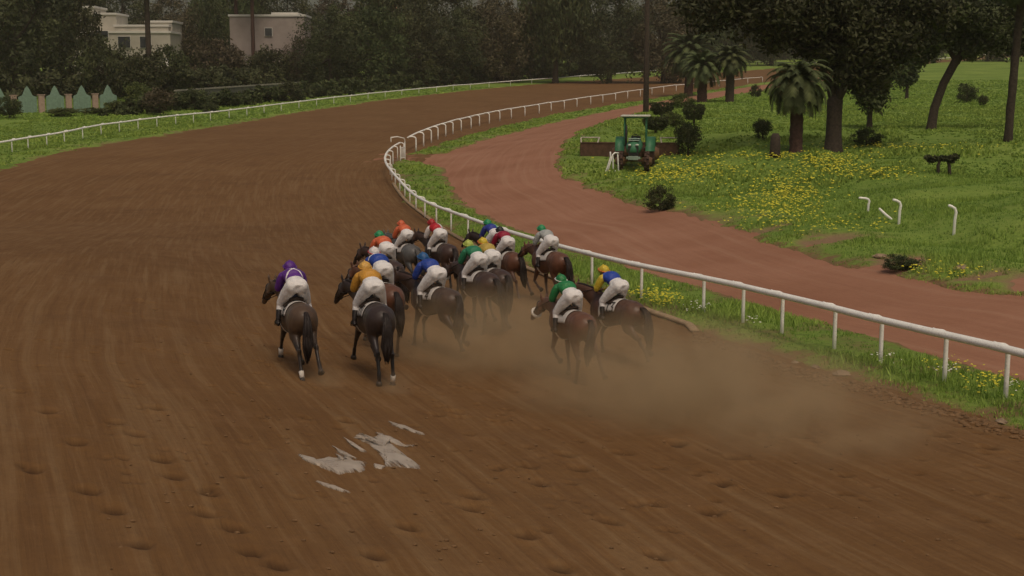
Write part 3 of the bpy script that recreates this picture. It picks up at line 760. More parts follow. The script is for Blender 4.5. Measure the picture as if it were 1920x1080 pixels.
# ------------------------------------------------------------------ riders (local frame = horse frame, feet level at z=0)
ZB = 1.06      # height of the stirrup tread above the ground in the unposed horse frame
J = dict(ankle=(.33, .18, 1.16), heel=(.335, .13, 1.09), toe=(.345, .33, 1.075), knee=(.255, .30, 1.45), hip=(.10, .02, 1.80), pelvis=(0, -.01, 1.84), waist=(0, .17, 1.90), chest=(0, .35, 1.965), neck=(0, .50, 2.0),
         head=(0, .62, 2.085), sh=(.185, .43, 1.95), elbow=(.25, .54, 1.71), hand=(.075, .80, 1.63))
def V3(k, s=1, d=(0, 0, 0)): p = J[k]; return Vector((p[0]*s+d[0], p[1]+d[1], p[2]-ZB+d[2]))
def body_mesh():
    mb = MB()
    mb.loft([V3('pelvis'), V3('waist'), V3('chest'), V3('neck', 1, (0, -.03, -.01))], [.13, .115, .14, .09], [.11, .09, .10, .075], n=14, side=(1, 0, 0))
    mb.loft([V3('neck', 1, (0, -.02, 0)), V3('neck', 1, (0, .05, .045))], [.055, .05], n=10)
    hc = V3('head'); mb.ball(hc, (.078, .098, .105)); 
    mb.loft([hc+Vector((0, .05, -.03)), hc+Vector((0, .075, -.085))], [.055, .038], [.05, .035], n=10)                       # jaw
    mb.loft([hc+Vector((0, .088, .01)), hc+Vector((0, .118, -.025))], [.011, .017], n=7)                                   # nose
    mb.loft([hc+Vector((-.022, .095, -.055)), hc+Vector((.022, .095, -.055))], [.009, .009], n=6)                            # lips
    for s in (-1, 1):
        mb.ball(hc+Vector((s*.08, -.005, -.005)), (.012, .02, .032)); mb.ball(hc+Vector((s*.032, .088, .018)), (.016, .012, .010))
        sh, el, ha = V3('sh', s), V3('elbow', s), V3('hand', s)
        mb.loft([sh, (sh+el)/2, el], [.052, .046, .038], n=10); mb.loft([el, (el+ha)/2, el+(ha-el)*.9], [.038, .036, .026], n=10)
        # palm, four fingers closed round the rein, thumb on the side
        f = (ha-el).normalized(); mb.loft([el+(ha-el)*.88, ha, ha+f*.05], [.022, .036, .036], [.026, .022, .020], n=10, side=(0, 0, 1))
        for i, (o_, l) in enumerate(((.030, .9), (.011, 1.05), (-.009, 1.0), (-.028, .8))):
            a = ha+f*.05+Vector((0, 0, o_)); b = a+f*.034*l+Vector((-s*.004, 0, 0)); c = b+Vector((-s*.03*l, -.006, 0)); d = c+Vector((-s*.006, -.03*l, 0))
            mb.loft([a, b, c, d], [.0095, .009, .0085, .0075], n=7)
        a = ha+f*.0+Vector((-s*.012, 0, .034)); mb.loft([a, a+f*.03+Vector((-s*.012, 0, .012)), a+f*.055+Vector((-s*.018, 0, .0))], [.011, .010, .008], n=7)
        hp, kn, an = V3('hip', s), V3('knee', s), V3('ankle', s)
        mb.loft([hp, (hp+kn)/2, kn], [.085, .075, .055], n=10); mb.loft([kn, (kn*.6+an*.4), an], [.052, .055, .036], n=10)
        mb.loft([V3('heel', s), V3('ankle', s, (0, .03, -.05)), V3('toe', s)], [.034, .04, .03], [.035, .04, .022], n=8)
    return remesh(mb, 'body', .0105, 3, .4)
def breeches_mesh():
    mb = MB()
    for s in (-1, 1):
        hp, kn, an = V3('hip', s), V3('knee', s), V3('ankle', s)
        mb.ball(V3('hip', s, (-.012*s, -.055, .015)), (.128, .14, .15))
        mb.loft([hp+Vector((0, -.02, 0)), hp*.55+kn*.45+Vector((0, 0, .0)), kn], [.132, .12, .084], [.14, .126, .088], n=14); mb.loft([kn, kn*.72+an*.28, kn*.5+an*.5], [.07, .068, .058], n=12)
    mb.loft([V3('pelvis', 1, (0, -.04, -.02)), V3('waist', 1, (0, -.02, -.01)), V3('waist', 1, (0, .03, .0))], [.185, .172, .155], [.145, .13, .11], n=16, side=(1, 0, 0))
    return remesh(mb, 'breeches', .016, 4, .5)
def torso_mesh():
    mb = MB()
    mb.loft([V3('waist', 1, (0, -.05, -.005)), V3('waist', 1, (0, .04, .02)), (V3('waist')+V3('chest'))/2+Vector((0, 0, .03)), V3('chest', 1, (0, 0, .02)), V3('chest', 1, (0, .09, .025)), V3('neck', 1, (0, -.01, .0))],
            [.158, .185, .20, .215, .20, .09], [.125, .14, .145, .14, .118, .08], n=18, side=(1, 0, 0))
    for s in (-1, 1): mb.ball(V3('sh', s, (-.02*s, -.01, .0)), (.085, .09, .085))
    return remesh(mb, 'silks', .016, 3, .5)
def sleeve_mesh(s):
    mb = MB(); sh, el, ha = V3('sh', s), V3('elbow', s), V3('hand', s)
    mb.loft([sh+Vector((-.02*s, -.02, .02)), sh*.75+el*.25, sh*.4+el*.6, el], [.092, .092, .086, .074], n=12); mb.loft([el, el*.6+ha*.4, el*.2+ha*.8], [.064, .058, .036], n=12)
    return remesh(mb, 'sleeve', .016, 3, .5)
def boot_mesh(s):
    mb = MB(); kn, an = V3('knee', s), V3('ankle', s)
    mb.loft([kn*.58+an*.42, kn*.3+an*.7, an], [.066, .058, .044], n=12); mb.loft([V3('heel', s), V3('ankle', s, (0, .03, -.045)), V3('toe', s)], [.044, .05, .036], [.05, .052, .028], n=10)
    return remesh(mb, 'boot', .014, 2, .5)
def helmet_mesh():
    mb = MB(); hc = V3('head'); R = Matrix.Rotation(radians(-12), 3, 'X')
    n, m = 20, 8; vs = []; fs = []
    for j in range(m+1):
        ph = radians(105)*j/m
        for k in range(n):
            th = 2*pi*k/n; q = Vector((.122*sin(ph)*cos(th), .142*sin(ph)*sin(th), .134*cos(ph)))
            vs.append(hc+R@q+Vector((0, -.008, .012)))
    for j in range(m):
        for k in range(n): fs.append((j*n+k, (j+1)*n+k, (j+1)*n+(k+1) % n, j*n+(k+1) % n))
    mb.add(vs, fs); mb.ball(hc+R@Vector((0, 0, .134))+Vector((0, -.008, .012)), (.018, .018, .014), 10, 6); return mb.mesh('cap')
def peak_mesh():
    mb = MB(); hc = V3('head'); vs = []; n = 10
    for l in (0, .008):
        for i in range(n+1):
            a = radians(25+130*i/n); vs.append(hc+Vector((.10*cos(a), .115*sin(a), .045+l)))
            vs.append(hc+Vector((.10*cos(a), .115*sin(a)+.06*sin(a), .035+l)))
    N = 2*(n+1); fs = []
    for i in range(n):
        a = 2*i; fs += [(a, a+1, a+3, a+2), (N+a, N+a+2, N+a+3, N+a+1), (a+1, N+a+1, N+a+3, a+3), (a, a+2, N+a+2, N+a)]
    mb.add(vs, fs); return mb.mesh('peak')
def band_mesh():
    mb = MB(); hc = V3('head')+Vector((0, -.008, .03)); mb.loft([hc+Vector((.126*cos(t), .147*sin(t), .035*sin(t)-.0)) for t in np.linspace(0, 2*pi, 25)], .014, .008, n=6, caps=False); return mb.mesh('goggle_strap')
BM = dict(body=body_mesh(), br=breeches_mesh(), to=torso_mesh(), s1=sleeve_mesh(1), s0=sleeve_mesh(-1), b1=boot_mesh(1), b0=boot_mesh(-1), hel=helmet_mesh(), pk=peak_mesh(), bd=band_mesh())

def silk(name, col, rough=.45): return simple('silk_'+name, col, rough, .10, 9, .9, .045, .4, mud=.25)
SK = {k: silk(k, c) for k, c in dict(purple=(.10, .02, .22), gold=(.55, .27, .035), blue=(.02, .055, .30), orange=(.62, .13, .05), red=(.42, .012, .02), white=(.72, .68, .66), green=(.02, .20, .06), deep_green=(.02, .19, .09), lime=(.42, .50, .10),
                                     mustard=(.46, .33, .07), maroon=(.28, .01, .035), pink=(.66, .50, .50), navy=(.025, .035, .22), grey=(.36, .38, .37), yellow=(.62, .46, .04), black=(.02, .02, .025), royal=(.015, .05, .36),
                                     light_green=(.15, .42, .18), capblue=(.02, .10, .26), capgreen=(.02, .26, .10), capred=(.38, .015, .02), palegold=(.62, .36, .08)).items()}
def pattern(name, base, other, kind):
    t = NT('silk_'+name); x, y, z = t.sep(t.obj())
    ax = t.math('ABSOLUTE', x)
    if kind == 'cross':      # crossed belts over the back
        d = t.math('ABSOLUTE', t.math('SUBTRACT', ax, t.math('MULTIPLY', t.math('ABSOLUTE', t.math('SUBTRACT', y, .30)), 1.15))); k = t.math('LESS_THAN', d, .026)
    elif kind == 'hoop': k = t.math('LESS_THAN', t.math('ABSOLUTE', t.math('SUBTRACT', y, .36)), .04)
    elif kind == 'yoke': k = t.math('GREATER_THAN', y, .36)
    elif kind == 'half': k = t.math('GREATER_THAN', t.math('ADD', x, t.math('MULTIPLY', y, .3)), .14)
    c = t.mix(k, base, other); n = t.noise(t.obj(), 9, 3)
    return t.fin(c, .45, n, .9, .045, .4)
SK['purple_cross'] = pattern('purple_cross', (.10, .02, .22), (.72, .68, .66), 'cross')
SK['blue_hoop'] = pattern('blue_hoop', (.02, .055, .30), (.72, .70, .70), 'hoop')
SK['maroon_yoke'] = pattern('maroon_yoke', (.28, .01, .035), (.66, .50, .50), 'yoke')
SK['blue_green_half'] = pattern('blue_green_half', (.025, .04, .26), (.15, .42, .18), 'half')
SK['red_white_half'] = pattern('red_white_half', (.42, .012, .02), (.72, .68, .66), 'half')
SK['blue_yoke'] = pattern('blue_yoke', (.02, .055, .33), (.03, .09, .40), 'yoke')

def rider(label, h, dz, jac, slv, cap, band=None, lean=0, bow=0, scale=1.0, s0=None):
    r = empty('person'); tag(r, label, 'person', 'jockeys riding in the race')
    r.matrix_world = Matrix.LocRotScale(h.location+Vector((0, 0, (ZB+dz)*h.scale.z)), Matrix.Rotation(h.rotation_euler.z, 3, 'Z').to_quaternion(), Vector((h.scale.x*scale,)*3))
    r.rotation_euler = (radians(bow), radians(lean), h.rotation_euler.z)
    mobj('body', BM['body'], M['skin'], r)
    mobj('breeches', BM['br'], M['breeches'], r)
    mobj('silks_jacket', BM['to'], SK[jac], r, slot=True)
    mobj('sleeve', BM['s1'], SK[slv], r, slot=True); mobj('sleeve', BM['s0'], SK[s0 or slv], r, slot=True)
    mobj('boot', BM['b1'], M['boot'], r); mobj('boot', BM['b0'], M['boot'], r)
    hlm = mobj('cap', BM['hel'], SK[cap], r, slot=True); mobj('peak', BM['pk'], SK[cap], hlm, slot=True)
    mobj('goggle_strap', BM['bd'], SK[band or 'black'], hlm, slot=True)
    return r
def pair(capu, capv, rz, pose, coatm, hlabel, rlabel, jac, slv, cap, band=None, lean=0, bow=0, number=None, white=(), sheep=False, grey=False, scale=1.0, tk=None, s0=None):
    tk = ((capu*7) % 13-6)/14 if tk is None else tk
    dz = HM[pose][1]; ht = (2.235+dz)*scale
    r = ray(capu, capv); r = r/r.y; best = None
    for y in np.arange(20, 70, .05):
        p = (r.x*y, y, CAMZ+r.z*y)
        if p[2] <= float(Gb(p[0], p[1]))+ht: best = p; break
    rr = radians(rz); off = Vector((0, .62*scale)); x = best[0]-(-sin(rr)*off.y); y = best[1]-cos(rr)*off.y
    h, dz = horse(hlabel, x, y, rr, pose, coatm, number, white, sheep, grey, scale, tk)
    rider(rlabel, h, dz, jac, slv, cap, band, lean, bow, s0=s0)
# leftmost, then left to right and front to back in the picture
pair(543, 487, 20, 'A', 'olive_bay', 'brown horse with white-marked feet, leftmost and apart from the pack', 'person in purple silks with white crossed belts and purple cap', 'purple_cross', 'purple', 'purple', 'purple', number='8', white=(0, 2))
pair(684, 489, 20, 'B', 'black_coat', 'nearly black horse with number 10 cloth, second from the left', 'person in plain gold silks and gold cap', 'gold', 'gold', 'palegold', 'gold', number='10', white=(3,))
pair(701, 461, 23, 'E', 'red_bay', 'dark reddish bay horse mostly hidden behind the gold-clad rider', 'person in blue silks with white hoop and white and red cap', 'blue_hoop', 'blue', 'white', 'red')
pair(711, 431, 24, 'C', 'dark_bay', 'dark bay horse hidden behind the blue and white hooped rider', 'person in orange silks and green cap', 'orange', 'orange', 'capgreen', 'capgreen')
pair(750, 413, 24, 'A', 'grey_coat', 'dark grey horse under the rider in orange silks and orange cap', 'person in orange silks and orange cap, at the back left of the pack', 'orange', 'orange', 'orange', 'orange', grey=True, lean=2)
pair(812, 411, 28, 'B', 'dark_bay', 'dark bay horse at the front of the pack under the red and white rider', 'person in red silks with white sleeves and red cap', 'red_white_half', 'white', 'capred', 'capred', lean=-3)
pair(793, 472, 33, 'C', 'dark_bay', 'dark bay horse with side cloth in the middle under the all-blue rider', 'person in plain blue silks and blue cap', 'blue', 'blue', 'capblue', 'capblue', number='4')
pair(878, 450, 27, 'D', 'dark_bay', 'dark bay horse with white noseband under the green silks and yellow cap', 'person in green silks and pale yellow cap', 'deep_green', 'deep_green', 'lime', 'lime', sheep=True)
pair(905, 445, 24, 'E', 'dark_bay', 'dark horse squeezed between green-clad and maroon-clad riders', 'person in mustard silks and yellow cap', 'mustard', 'mustard', 'yellow', 'orange')
pair(937, 425, 24, 'A', 'red_bay', 'dark reddish horse under the black-capped rider', 'person in maroon silks with pink white yoke and black cap', 'maroon_yoke', 'maroon', 'black', 'black')
pair(914, 412, 26, 'B', 'black_coat', 'dark horse furthest ahead by the rail under the blue and light green silks', 'person in blue and light green silks and dark green cap', 'blue_green_half', 'navy', 'capgreen', 'capgreen')
pair(1015, 422, 26, 'D', 'red_bay', 'reddish bay horse close to the rail under the grey-clad rider', 'person in pale grey silks and green cap by the rail', 'grey', 'grey', 'capgreen', 'capgreen')
pair(1053, 513, 21, 'D', 'red_bay', 'bay horse with white noseband trailing in the dust, nearest to camera', 'person in bright green silks with green and white cap', 'green', 'green', 'green', 'white', sheep=True, bow=-2, scale=.94)
pair(1132, 497, 31, 'C', 'bay', 'bay horse nearest to the rail at the back right of the field', 'person in royal blue silks with yellow sleeves and yellow cap', 'blue_yoke', 'yellow', 'yellow', 'orange', number='13', scale=.95)
# ------------------------------------------------------------------ tractor with drag harrow
M['tractor_green'] = simple('tractor_green', (.045, .17, .085), .45, .15, 3, .1, .01)
M['tractor_pale'] = simple('tractor_pale_green', (.28, .36, .29), .5, .15, 3, .1, .01)
M['tyre'] = simple('tyre', (.075, .045, .034), .9, .2)
M['rim'] = simple('rim', (.16, .09, .05), .6, .2)
M['rust'] = simple('rusty_brown_steel', (.10, .056, .036), .9, .3, 4, .4, .02)
M['pale_steel'] = simple('pale_steel', (.50, .44, .36), .6, .15)
M['roof_pale'] = simple('pale_canopy', (.55, .55, .48), .6, .08)
M['lamp'] = simple('headlamp_glass', (.55, .55, .5), .25, .05)
M['dark_metal'] = simple('dark_metal', (.03, .03, .03), .6, .2)
def wheel(root, x, y, R, wd):
    mb = MB(); n = 28; prof = [(.55, -wd/2), (.90, -wd/2), (1, -wd/2*.7), (1, wd/2*.7), (.90, wd/2), (.55, wd/2)]; vs = []; fs = []
    for k in range(n):
        t = 2*pi*k/n
        for r, o_ in prof: vs.append((x+o_, y+R*r*cos(t), R+R*r*sin(t)))
    m = len(prof)
    for k in range(n):
        for j in range(m): fs.append((k*m+j, k*m+(j+1) % m, ((k+1) % n)*m+(j+1) % m, ((k+1) % n)*m+j))
    mb.add(vs, fs)
    for k in range(20):
        t = 2*pi*k/20
        mb.box((x+(wd*.22 if k % 2 else -wd*.22), y+R*1.01*cos(t), R+R*1.01*sin(t)), (wd*.5, .07, .09), rx=t-pi/2)
    wh = mb.build('wheel', M['tyre'], root)
    mb = MB(); mb.loft([(x-wd*.3, y, R), (x+wd*.3, y, R)], R*.56, n=20); mb.loft([(x-wd*.42, y, R), (x+wd*.42, y, R)], R*.18, n=12); mb.build('rim', M['rim'], wh)
p = PG(1190, 316); TRC = empty('tractor', p, radians(-8)); TRC.scale = (1.32,)*3
tag(TRC, 'green open tractor with pale canopy roof parked facing the track', 'tractor')
for x in (-.78, .78): wheel(TRC, x, .75, .74, .42); 
for x in (-.66, .66): wheel(TRC, x, -1.15, .45, .26)
mb = MB(); mb.loft([(0, -1.55, 1.0), (0, -1.5, 1.05), (0, -1.3, 1.10), (0, -.6, 1.16), (0, .05, 1.2)], [.33, .37, .39, .40, .40], [.30, .35, .37, .38, .38], n=16, side=(1, 0, 0)); mb.build('hood', M['tractor_green'], TRC)
mb = MB(); mb.box((0, -1.25, 1.475), (.56, .5, .03)); mb.box((0, -.6, 1.545), (.60, .75, .03)); mb.build('hood_top', M['tractor_pale'], TRC, False, .02)
mb = MB(); mb.box((0, -1.74, .98), (.52, .03, .46)); [mb.box((0, -1.76, .82+i*.08), (.50, .02, .02)) for i in range(5)]; mb.build('grille', M['dark_metal'], TRC, False, .01)
for x in (-.17, .17): mb = MB(); mb.ball((x*1.1, -1.75, 1.27), (.085, .05, .055)); mb.build('headlight', M['lamp'], TRC)
mb = MB(); mb.box((0, -1.62, .62), (.7, .18, .12)); mb.box((0, -1.74, .62), (.5, .06, .2)); mb.build('front_weight', M['tractor_pale'], TRC, False, .02)
mb = MB(); mb.box((0, -1.15, .48), (1.15, .16, .14)); mb.build('front_axle', M['rust'], TRC, False, .02)
mb = MB(); mb.box((0, -.3, .78), (.42, 2.2, .42)); mb.box((0, .75, .76), (1.3, .4, .4)); mb.build('chassis', M['rust'], TRC, False, .04)
for s in (-1, 1):
    mb = MB(); n = 9; vs = []
    for l in (0, .03):
        for k in range(n):
            t = radians(10+150*k/(n-1)); 
            for xx in (.54, 1.02): vs.append((s*xx, .75-cos(t)*(.84+l), .74+sin(t)*(.84+l)))
    fs = []
    for l in (0, 1):
        for k in range(n-1): a = l*2*n+2*k; fs.append((a, a+1, a+3, a+2))
    for k in range(n-1): a = 2*k; fs += [(a, a+2, a+2+2*n, a+2*n), (a+1, a+1+2*n, a+3+2*n, a+3)]
    mb.add(vs, fs); mb.build('fender', M['tractor_green'], TRC)
mb = MB(); mb.box((0, .62, 1.18), (.5, .5, .12)); mb.box((0, .88, 1.42), (.5, .1, .42)); mb.build('seat', M['dark_metal'], TRC, False, .04)
mb = MB(); mb.loft([(.0+.2*cos(t), .2+.08*sin(t), 1.55+.18*sin(t)) for t in np.linspace(0, 2*pi, 17)], .02, n=6, caps=False); mb.loft([(0, .1, 1.2), (0, .2, 1.55)], .025, n=6); mb.build('steering_wheel', M['dark_metal'], TRC)
mb = MB(); mb.loft([(-.42, -.55, 1.2), (-.42, -.55, 1.9), (-.42, -.5, 2.2)], [.05, .06, .035], n=10); mb.build('exhaust_pipe', M['dark_metal'], TRC)
for x in (-.55, .55):
    for y in (-.02, 1.05): mb = MB(); mb.loft([(x, y, 1.2), (x, y, 2.62)], .035, n=8); mb.build('canopy_post', M['tractor_green'], TRC)
mb = MB(); mb.box((0, .52, 2.67), (1.5, 1.5, .09)); mb.build('canopy_roof', M['roof_pale'], TRC, False, .04)
mb = MB(); [mb.box((0, y, 2.60), (1.3, .06, .06)) for y in (-.1, 1.15)]; mb.build('roof_frame', M['tractor_green'], TRC, False)

p2 = PG(1180, 300); HR = empty('drag_harrow', (p2.x, p2.y, p2.z), radians(-6)); tag(HR, 'wide rusty brown drag harrow with pale raised frames behind the green tractor', 'harrow')
W = 3.55
for s in (-1, 1):
    c = s*W*.62
    mb = MB(); mb.box((c, 0, .70), (W*.75, .14, .95)); mb.box((c, 1.3, .75), (W*.75, .12, .95)); mb.box((c-W*.37*s, .65, .78), (.1, 1.16, .7)); mb.box((c+W*.37*s, .65, .78), (.1, 1.16, .7)); mb.build('blade', M['rust'], HR, False, .02)
    mb = MB(); mb.box((c, 0, 1.22), (W*.75, .22, .06)); mb.build('top_plate', M['rust'], HR, False, .01)
    mb = MB(); a = c+s*W*.36
    mb.loft([(a, -.05, 1.24), (a+s*.05, .6, 1.5), (a+s*.08, 1.3, 1.55), (a-s*1.3, 1.3, 1.55), (a-s*1.25, .6, 1.5), (a-s*1.2, -.05, 1.24)], .05, n=7); mb.build('raised_frame', M['pale_steel'], HR)
    mb = MB()
    for k in range(14): mb.loft([(c-W*.35+W*.7*k/13, .45, .45), (c-W*.35+W*.7*k/13, .38, .02)], [.03, .012], n=5)
    mb.build('tine_row', M['rust'], HR)
mb = MB(); mb.box((0, .3, .6), (W*.6, .16, .16)); mb.loft([(-.3, .2, .6), (0, -1.2, .7), (.3, .2, .6)], .05, n=7); mb.build('draw_frame', M['rust'], HR, False)

# ------------------------------------------------------------------ vegetation
def leaf_cloud(centres, radii, n, size, seed, tone=None, flat=1.0, up=.0):
    """n leaf quads spread over the shells of the given clumps; returns arrays"""
    r = np.random.default_rng(seed); K = len(centres); idx = r.integers(0, K, n)
    C0 = np.array(centres)[idx]; R0 = np.array(radii)[idx]
    if R0.ndim == 1: R0 = np.stack([R0, R0, R0*flat], 1)
    d = r.normal(size=(n, 3)); d /= np.linalg.norm(d, axis=1)[:, None]; rad = r.random(n)**.45*(1+.25*r.normal(size=n)*.6)
    p = C0+d*R0*rad[:, None]
    nn = d*.6+r.normal(size=(n, 3))*.7+np.array([0, 0, up]); nn /= np.linalg.norm(nn, axis=1)[:, None]
    a = np.cross(nn, r.normal(size=(n, 3))); a /= np.linalg.norm(a, axis=1)[:, None]; b = np.cross(nn, a)
    s = size*(.6+.8*r.random(n))[:, None]
    q = np.stack([p-a*s*.9, p+b*s*.38, p+a*s*.9, p-b*s*.38], 1)
    ct = r.random(K); t = ct[idx]*.6+r.random(n)*.4 if tone is None else tone(p, ct[idx], r)
    return q.reshape(-1, 3), np.arange(n*4).reshape(-1, 4), np.repeat(t, 4)
def crown_mesh(name, seed, rx, rz, n, size, nclump=60, clump=.22, shape='round'):
    r = np.random.default_rng(seed); cs = []; rs = []
    while len(cs) < nclump:
        q = r.uniform(-1, 1, 3); L = np.linalg.norm(q)
        if L > 1 or L < .35: continue
        if shape == 'flat' and q[2] < -.35: continue
        if shape == 'cone': q[:2] *= max(.15, .55-.5*q[2])
        cs.append((q[0]*rx*.86, q[1]*rx*.86, q[2]*rz*.86)); rs.append(clump*rx*r.uniform(.6, 1.35))
    v, f, t = leaf_cloud(cs, rs, n, size, seed+1)
    return np_mesh(name, v, f, False, {'tone': t}), cs
def trunk_mb(h, r, cs=None, lean=(0, 0), limbs=6, seed=1, n=9, h0=None):
    rr = random.Random(seed); mb = MB(); lx, ly = lean
    pts = [(lx*(k/5)**1.3+rr.uniform(-.12, .12)*r*2*(k > 0), ly*(k/5), h*k/5) for k in range(6)]
    pts[0] = (0, 0, -.4)
    mb.loft(pts, [r*1.5, r*1.1, r, r*.9, r*.82, r*.7], n=n)
    if cs is not None:
        top = Vector(pts[-1])
        for c in rr.sample(list(cs), min(limbs, len(cs))):
            c = Vector(c); m_ = top.lerp(c, .5)+Vector((0, 0, -.1*(c-top).length*.5)); mb.loft([top+Vector((0, 0, -.3)), m_, c], [r*.55, r*.33, r*.1], n=7)
    return mb
CROWN = {}
def crown(kind, k):
    key = (kind, k)
    if key not in CROWN:
        if kind == 'big': CROWN[key] = crown_mesh('crown', 100+k, 1, 1.05, 13000, .038, 110, .20)
        elif kind == 'tall': CROWN[key] = crown_mesh('crown', 120+k, 1, 1.25, 13000, .036, 105, .22)
        elif kind == 'cone': CROWN[key] = crown_mesh('crown', 140+k, 1, 1.2, 7000, .04, 80, .2, 'cone')
        elif kind == 'flat': CROWN[key] = crown_mesh('crown', 160+k, 1, .6, 12000, .036, 110, .19, 'flat')
        elif kind == 'bush': CROWN[key] = crown_mesh('crown', 180+k, 1, .85, 5000, .06, 60, .24)
    return CROWN[key]
ntree = [0]
def tree(label, u, vb, vt, wpx, kind='big', leaf='leaf_dark', tr=None, cfrac=1.0, group='trees and bushes behind the track', cat='tree', base=None, zs=None):
    """tree whose foot is at pixel (u, vb), top at row vt, crown half width wpx"""
    p = base or PG(u, vb); k = p.y/F_PX; H = (vb-vt)*k; rx = wpx*k*1.12; ntree[0] += 1; i = ntree[0]
    me, cs = crown(kind, i % 3)
    root = empty({'tree': 'tree', 'bush': 'bush', 'shrub': 'shrub'}.get(cat, 'tree'), p, 0); tag(root, label, cat, group)
    ch = H*cfrac*.53; zc = H-ch
    o = mobj('crown', me, M[leaf], root, slot=True); o.location = (0, 0, zc); rzf = {'big': 1.05, 'tall': 1.25, 'cone': 1.2, 'flat': .6, 'bush': .85}[kind]
    o.scale = (rx, rx, ch/rzf); o.rotation_euler = (0, 0, i*2.1)
    R = Matrix.Rotation(i*2.1, 3, 'Z'); lc = [R@Vector((c[0]*rx, c[1]*rx, c[2]*ch/rzf))+Vector((0, 0, zc)) for c in cs]
    trunk_mb(max(zc*.75, .3), tr or max(.06, H*.022), lc, limbs=7, seed=i).build('trunk', M['bark'], root)
    return root
Q = 'trees and bushes behind the track'
for a in [
 ('broad dark tree filling the top left corner behind the pointed fence', 30, 178, -90, 120, 'big', 'leaf_dark'),
 ('dark tree above the second pointed fence panel', 120, 172, -70, 85, 'big', 'leaf_dark'),
 ('low dark tree between the fence and the white house', 205, 182, 84, 62, 'bush', 'leaf_mid'),
 ('rounded dark green tree in front of the white house wall', 268, 188, 96, 52, 'bush', 'leaf_dark'),
 ('grey green tree right of the white house', 365, 160, 8, 48, 'tall', 'leaf_brown'),
 ('grey green bushy tree in front of the pinkish building', 415, 168, 62, 52, 'bush', 'leaf_brown'),
 ('dark slim tree before the left end of the pinkish building', 398, 160, -30, 40, 'tall', 'leaf_dark'),
 ('dark leafy tree covering the lower left of the white house', 205, 186, 66, 46, 'bush', 'leaf_dark'),
 ('dark leafy tree covering the lower right of the white house', 322, 178, 74, 40, 'bush', 'leaf_mid'),
 ('dark bushy tree covering the foot of the pinkish building', 505, 168, 88, 48, 'bush', 'leaf_dark'),
 ('brownish tree hiding the right corner of the pinkish building', 566, 166, 62, 34, 'tall', 'leaf_brown'),
 ('small olive tree above the low wall', 470, 165, 92, 42, 'bush', 'leaf_mid'),
 ('large dark tree right of the leaning palm', 620, 168, 0, 64, 'tall', 'leaf_dark'),
 ('large olive dark tree, second right of the leaning palm', 700, 166, 6, 72, 'big', 'leaf_mid'),
 ('wide dark tree, third right of the leaning palm', 785, 162, 4, 70, 'big', 'leaf_dark'),
 ('very dark tree behind the middle of the outer rail', 850, 158, 10, 60, 'tall', 'leaf_dark'),
 ('brown leafy bush drooping above the middle of the outer rail', 915, 153, 58, 62, 'bush', 'leaf_brown'),
 ('brownish dark tree rising behind the brown bush', 925, 140, 4, 75, 'big', 'leaf_brown'),
 ('green tinted tree right of the brown bush', 1015, 148, 52, 62, 'bush', 'leaf_mid'),
 ('tall dark tree behind the green tinted tree', 1010, 138, 2, 70, 'tall', 'leaf_dark'),
 ('blackish tree before the end of the outer rail', 1085, 143, 30, 66, 'big', 'leaf_dark'),
 ('tall greyish dark tree left of the bare pole', 1155, 138, 5, 66, 'tall', 'leaf_dark'),
 ('dark tree with low brown skirt just left of the bare pole', 1190, 134, 40, 40, 'bush', 'leaf_brown'),
 ('dark tree just behind the bare pole', 1235, 126, -6, 52, 'tall', 'leaf_dark'),
 ('distant dark tree behind the twin palms', 1300, 122, -30, 64, 'big', 'leaf_dark'),
 ('distant dark tree right of the twin palms', 1385, 118, -40, 66, 'big', 'leaf_dark'),
 ('distant dark tree behind the thick palm crown', 1470, 112, -50, 66, 'tall', 'leaf_dark'),
 ('distant olive tree behind the thick forked tree', 1560, 110, -50, 70, 'big', 'leaf_brown'),
 ('distant dark tree behind the slim garden tree', 1645, 106, -50, 66, 'tall', 'leaf_dark'),
 ('distant dark tree behind the leaning tree', 1735, 100, -50, 70, 'big', 'leaf_dark'),
 ('distant dark tree left of the thin bare trunk', 1825, 94, -60, 66, 'tall', 'leaf_dark'),
 ('distant olive tree at the top right corner', 1912, 88, -60, 66, 'big', 'leaf_brown'),
]: tree(*a)
# second row beyond, closing the view
for i, u in enumerate(range(-60, 2000, 100)):
    d = (400 if 100 < u < 620 else 330) if u < 1300 else 520
    x = (u-960)/F_PX*d; z = float(Ht(np.array(x), np.array(float(d)))); b = Vector((x, d, z)); vb = V0+(CAMZ-z)/d*F_PX
    side = 'far left' if u < 480 else 'left of the middle' if u < 960 else 'right of the middle' if u < 1440 else 'far right'
    lab = ['tall pale topped tree in the last row at the skyline', 'broad dim tree in the last row at the skyline', 'narrow dim tree in the last row at the skyline'][i % 3]
    r = tree(lab+', '+side, u, vb, [-40, -14, -70][i % 3], 72, ['tall', 'big', 'flat'][i % 3], ['leaf_dark', 'leaf_brown', 'leaf_mid'][i % 3], base=b, group='skyline trees '+side+' '+['pale topped', 'broad', 'narrow'][i % 3])

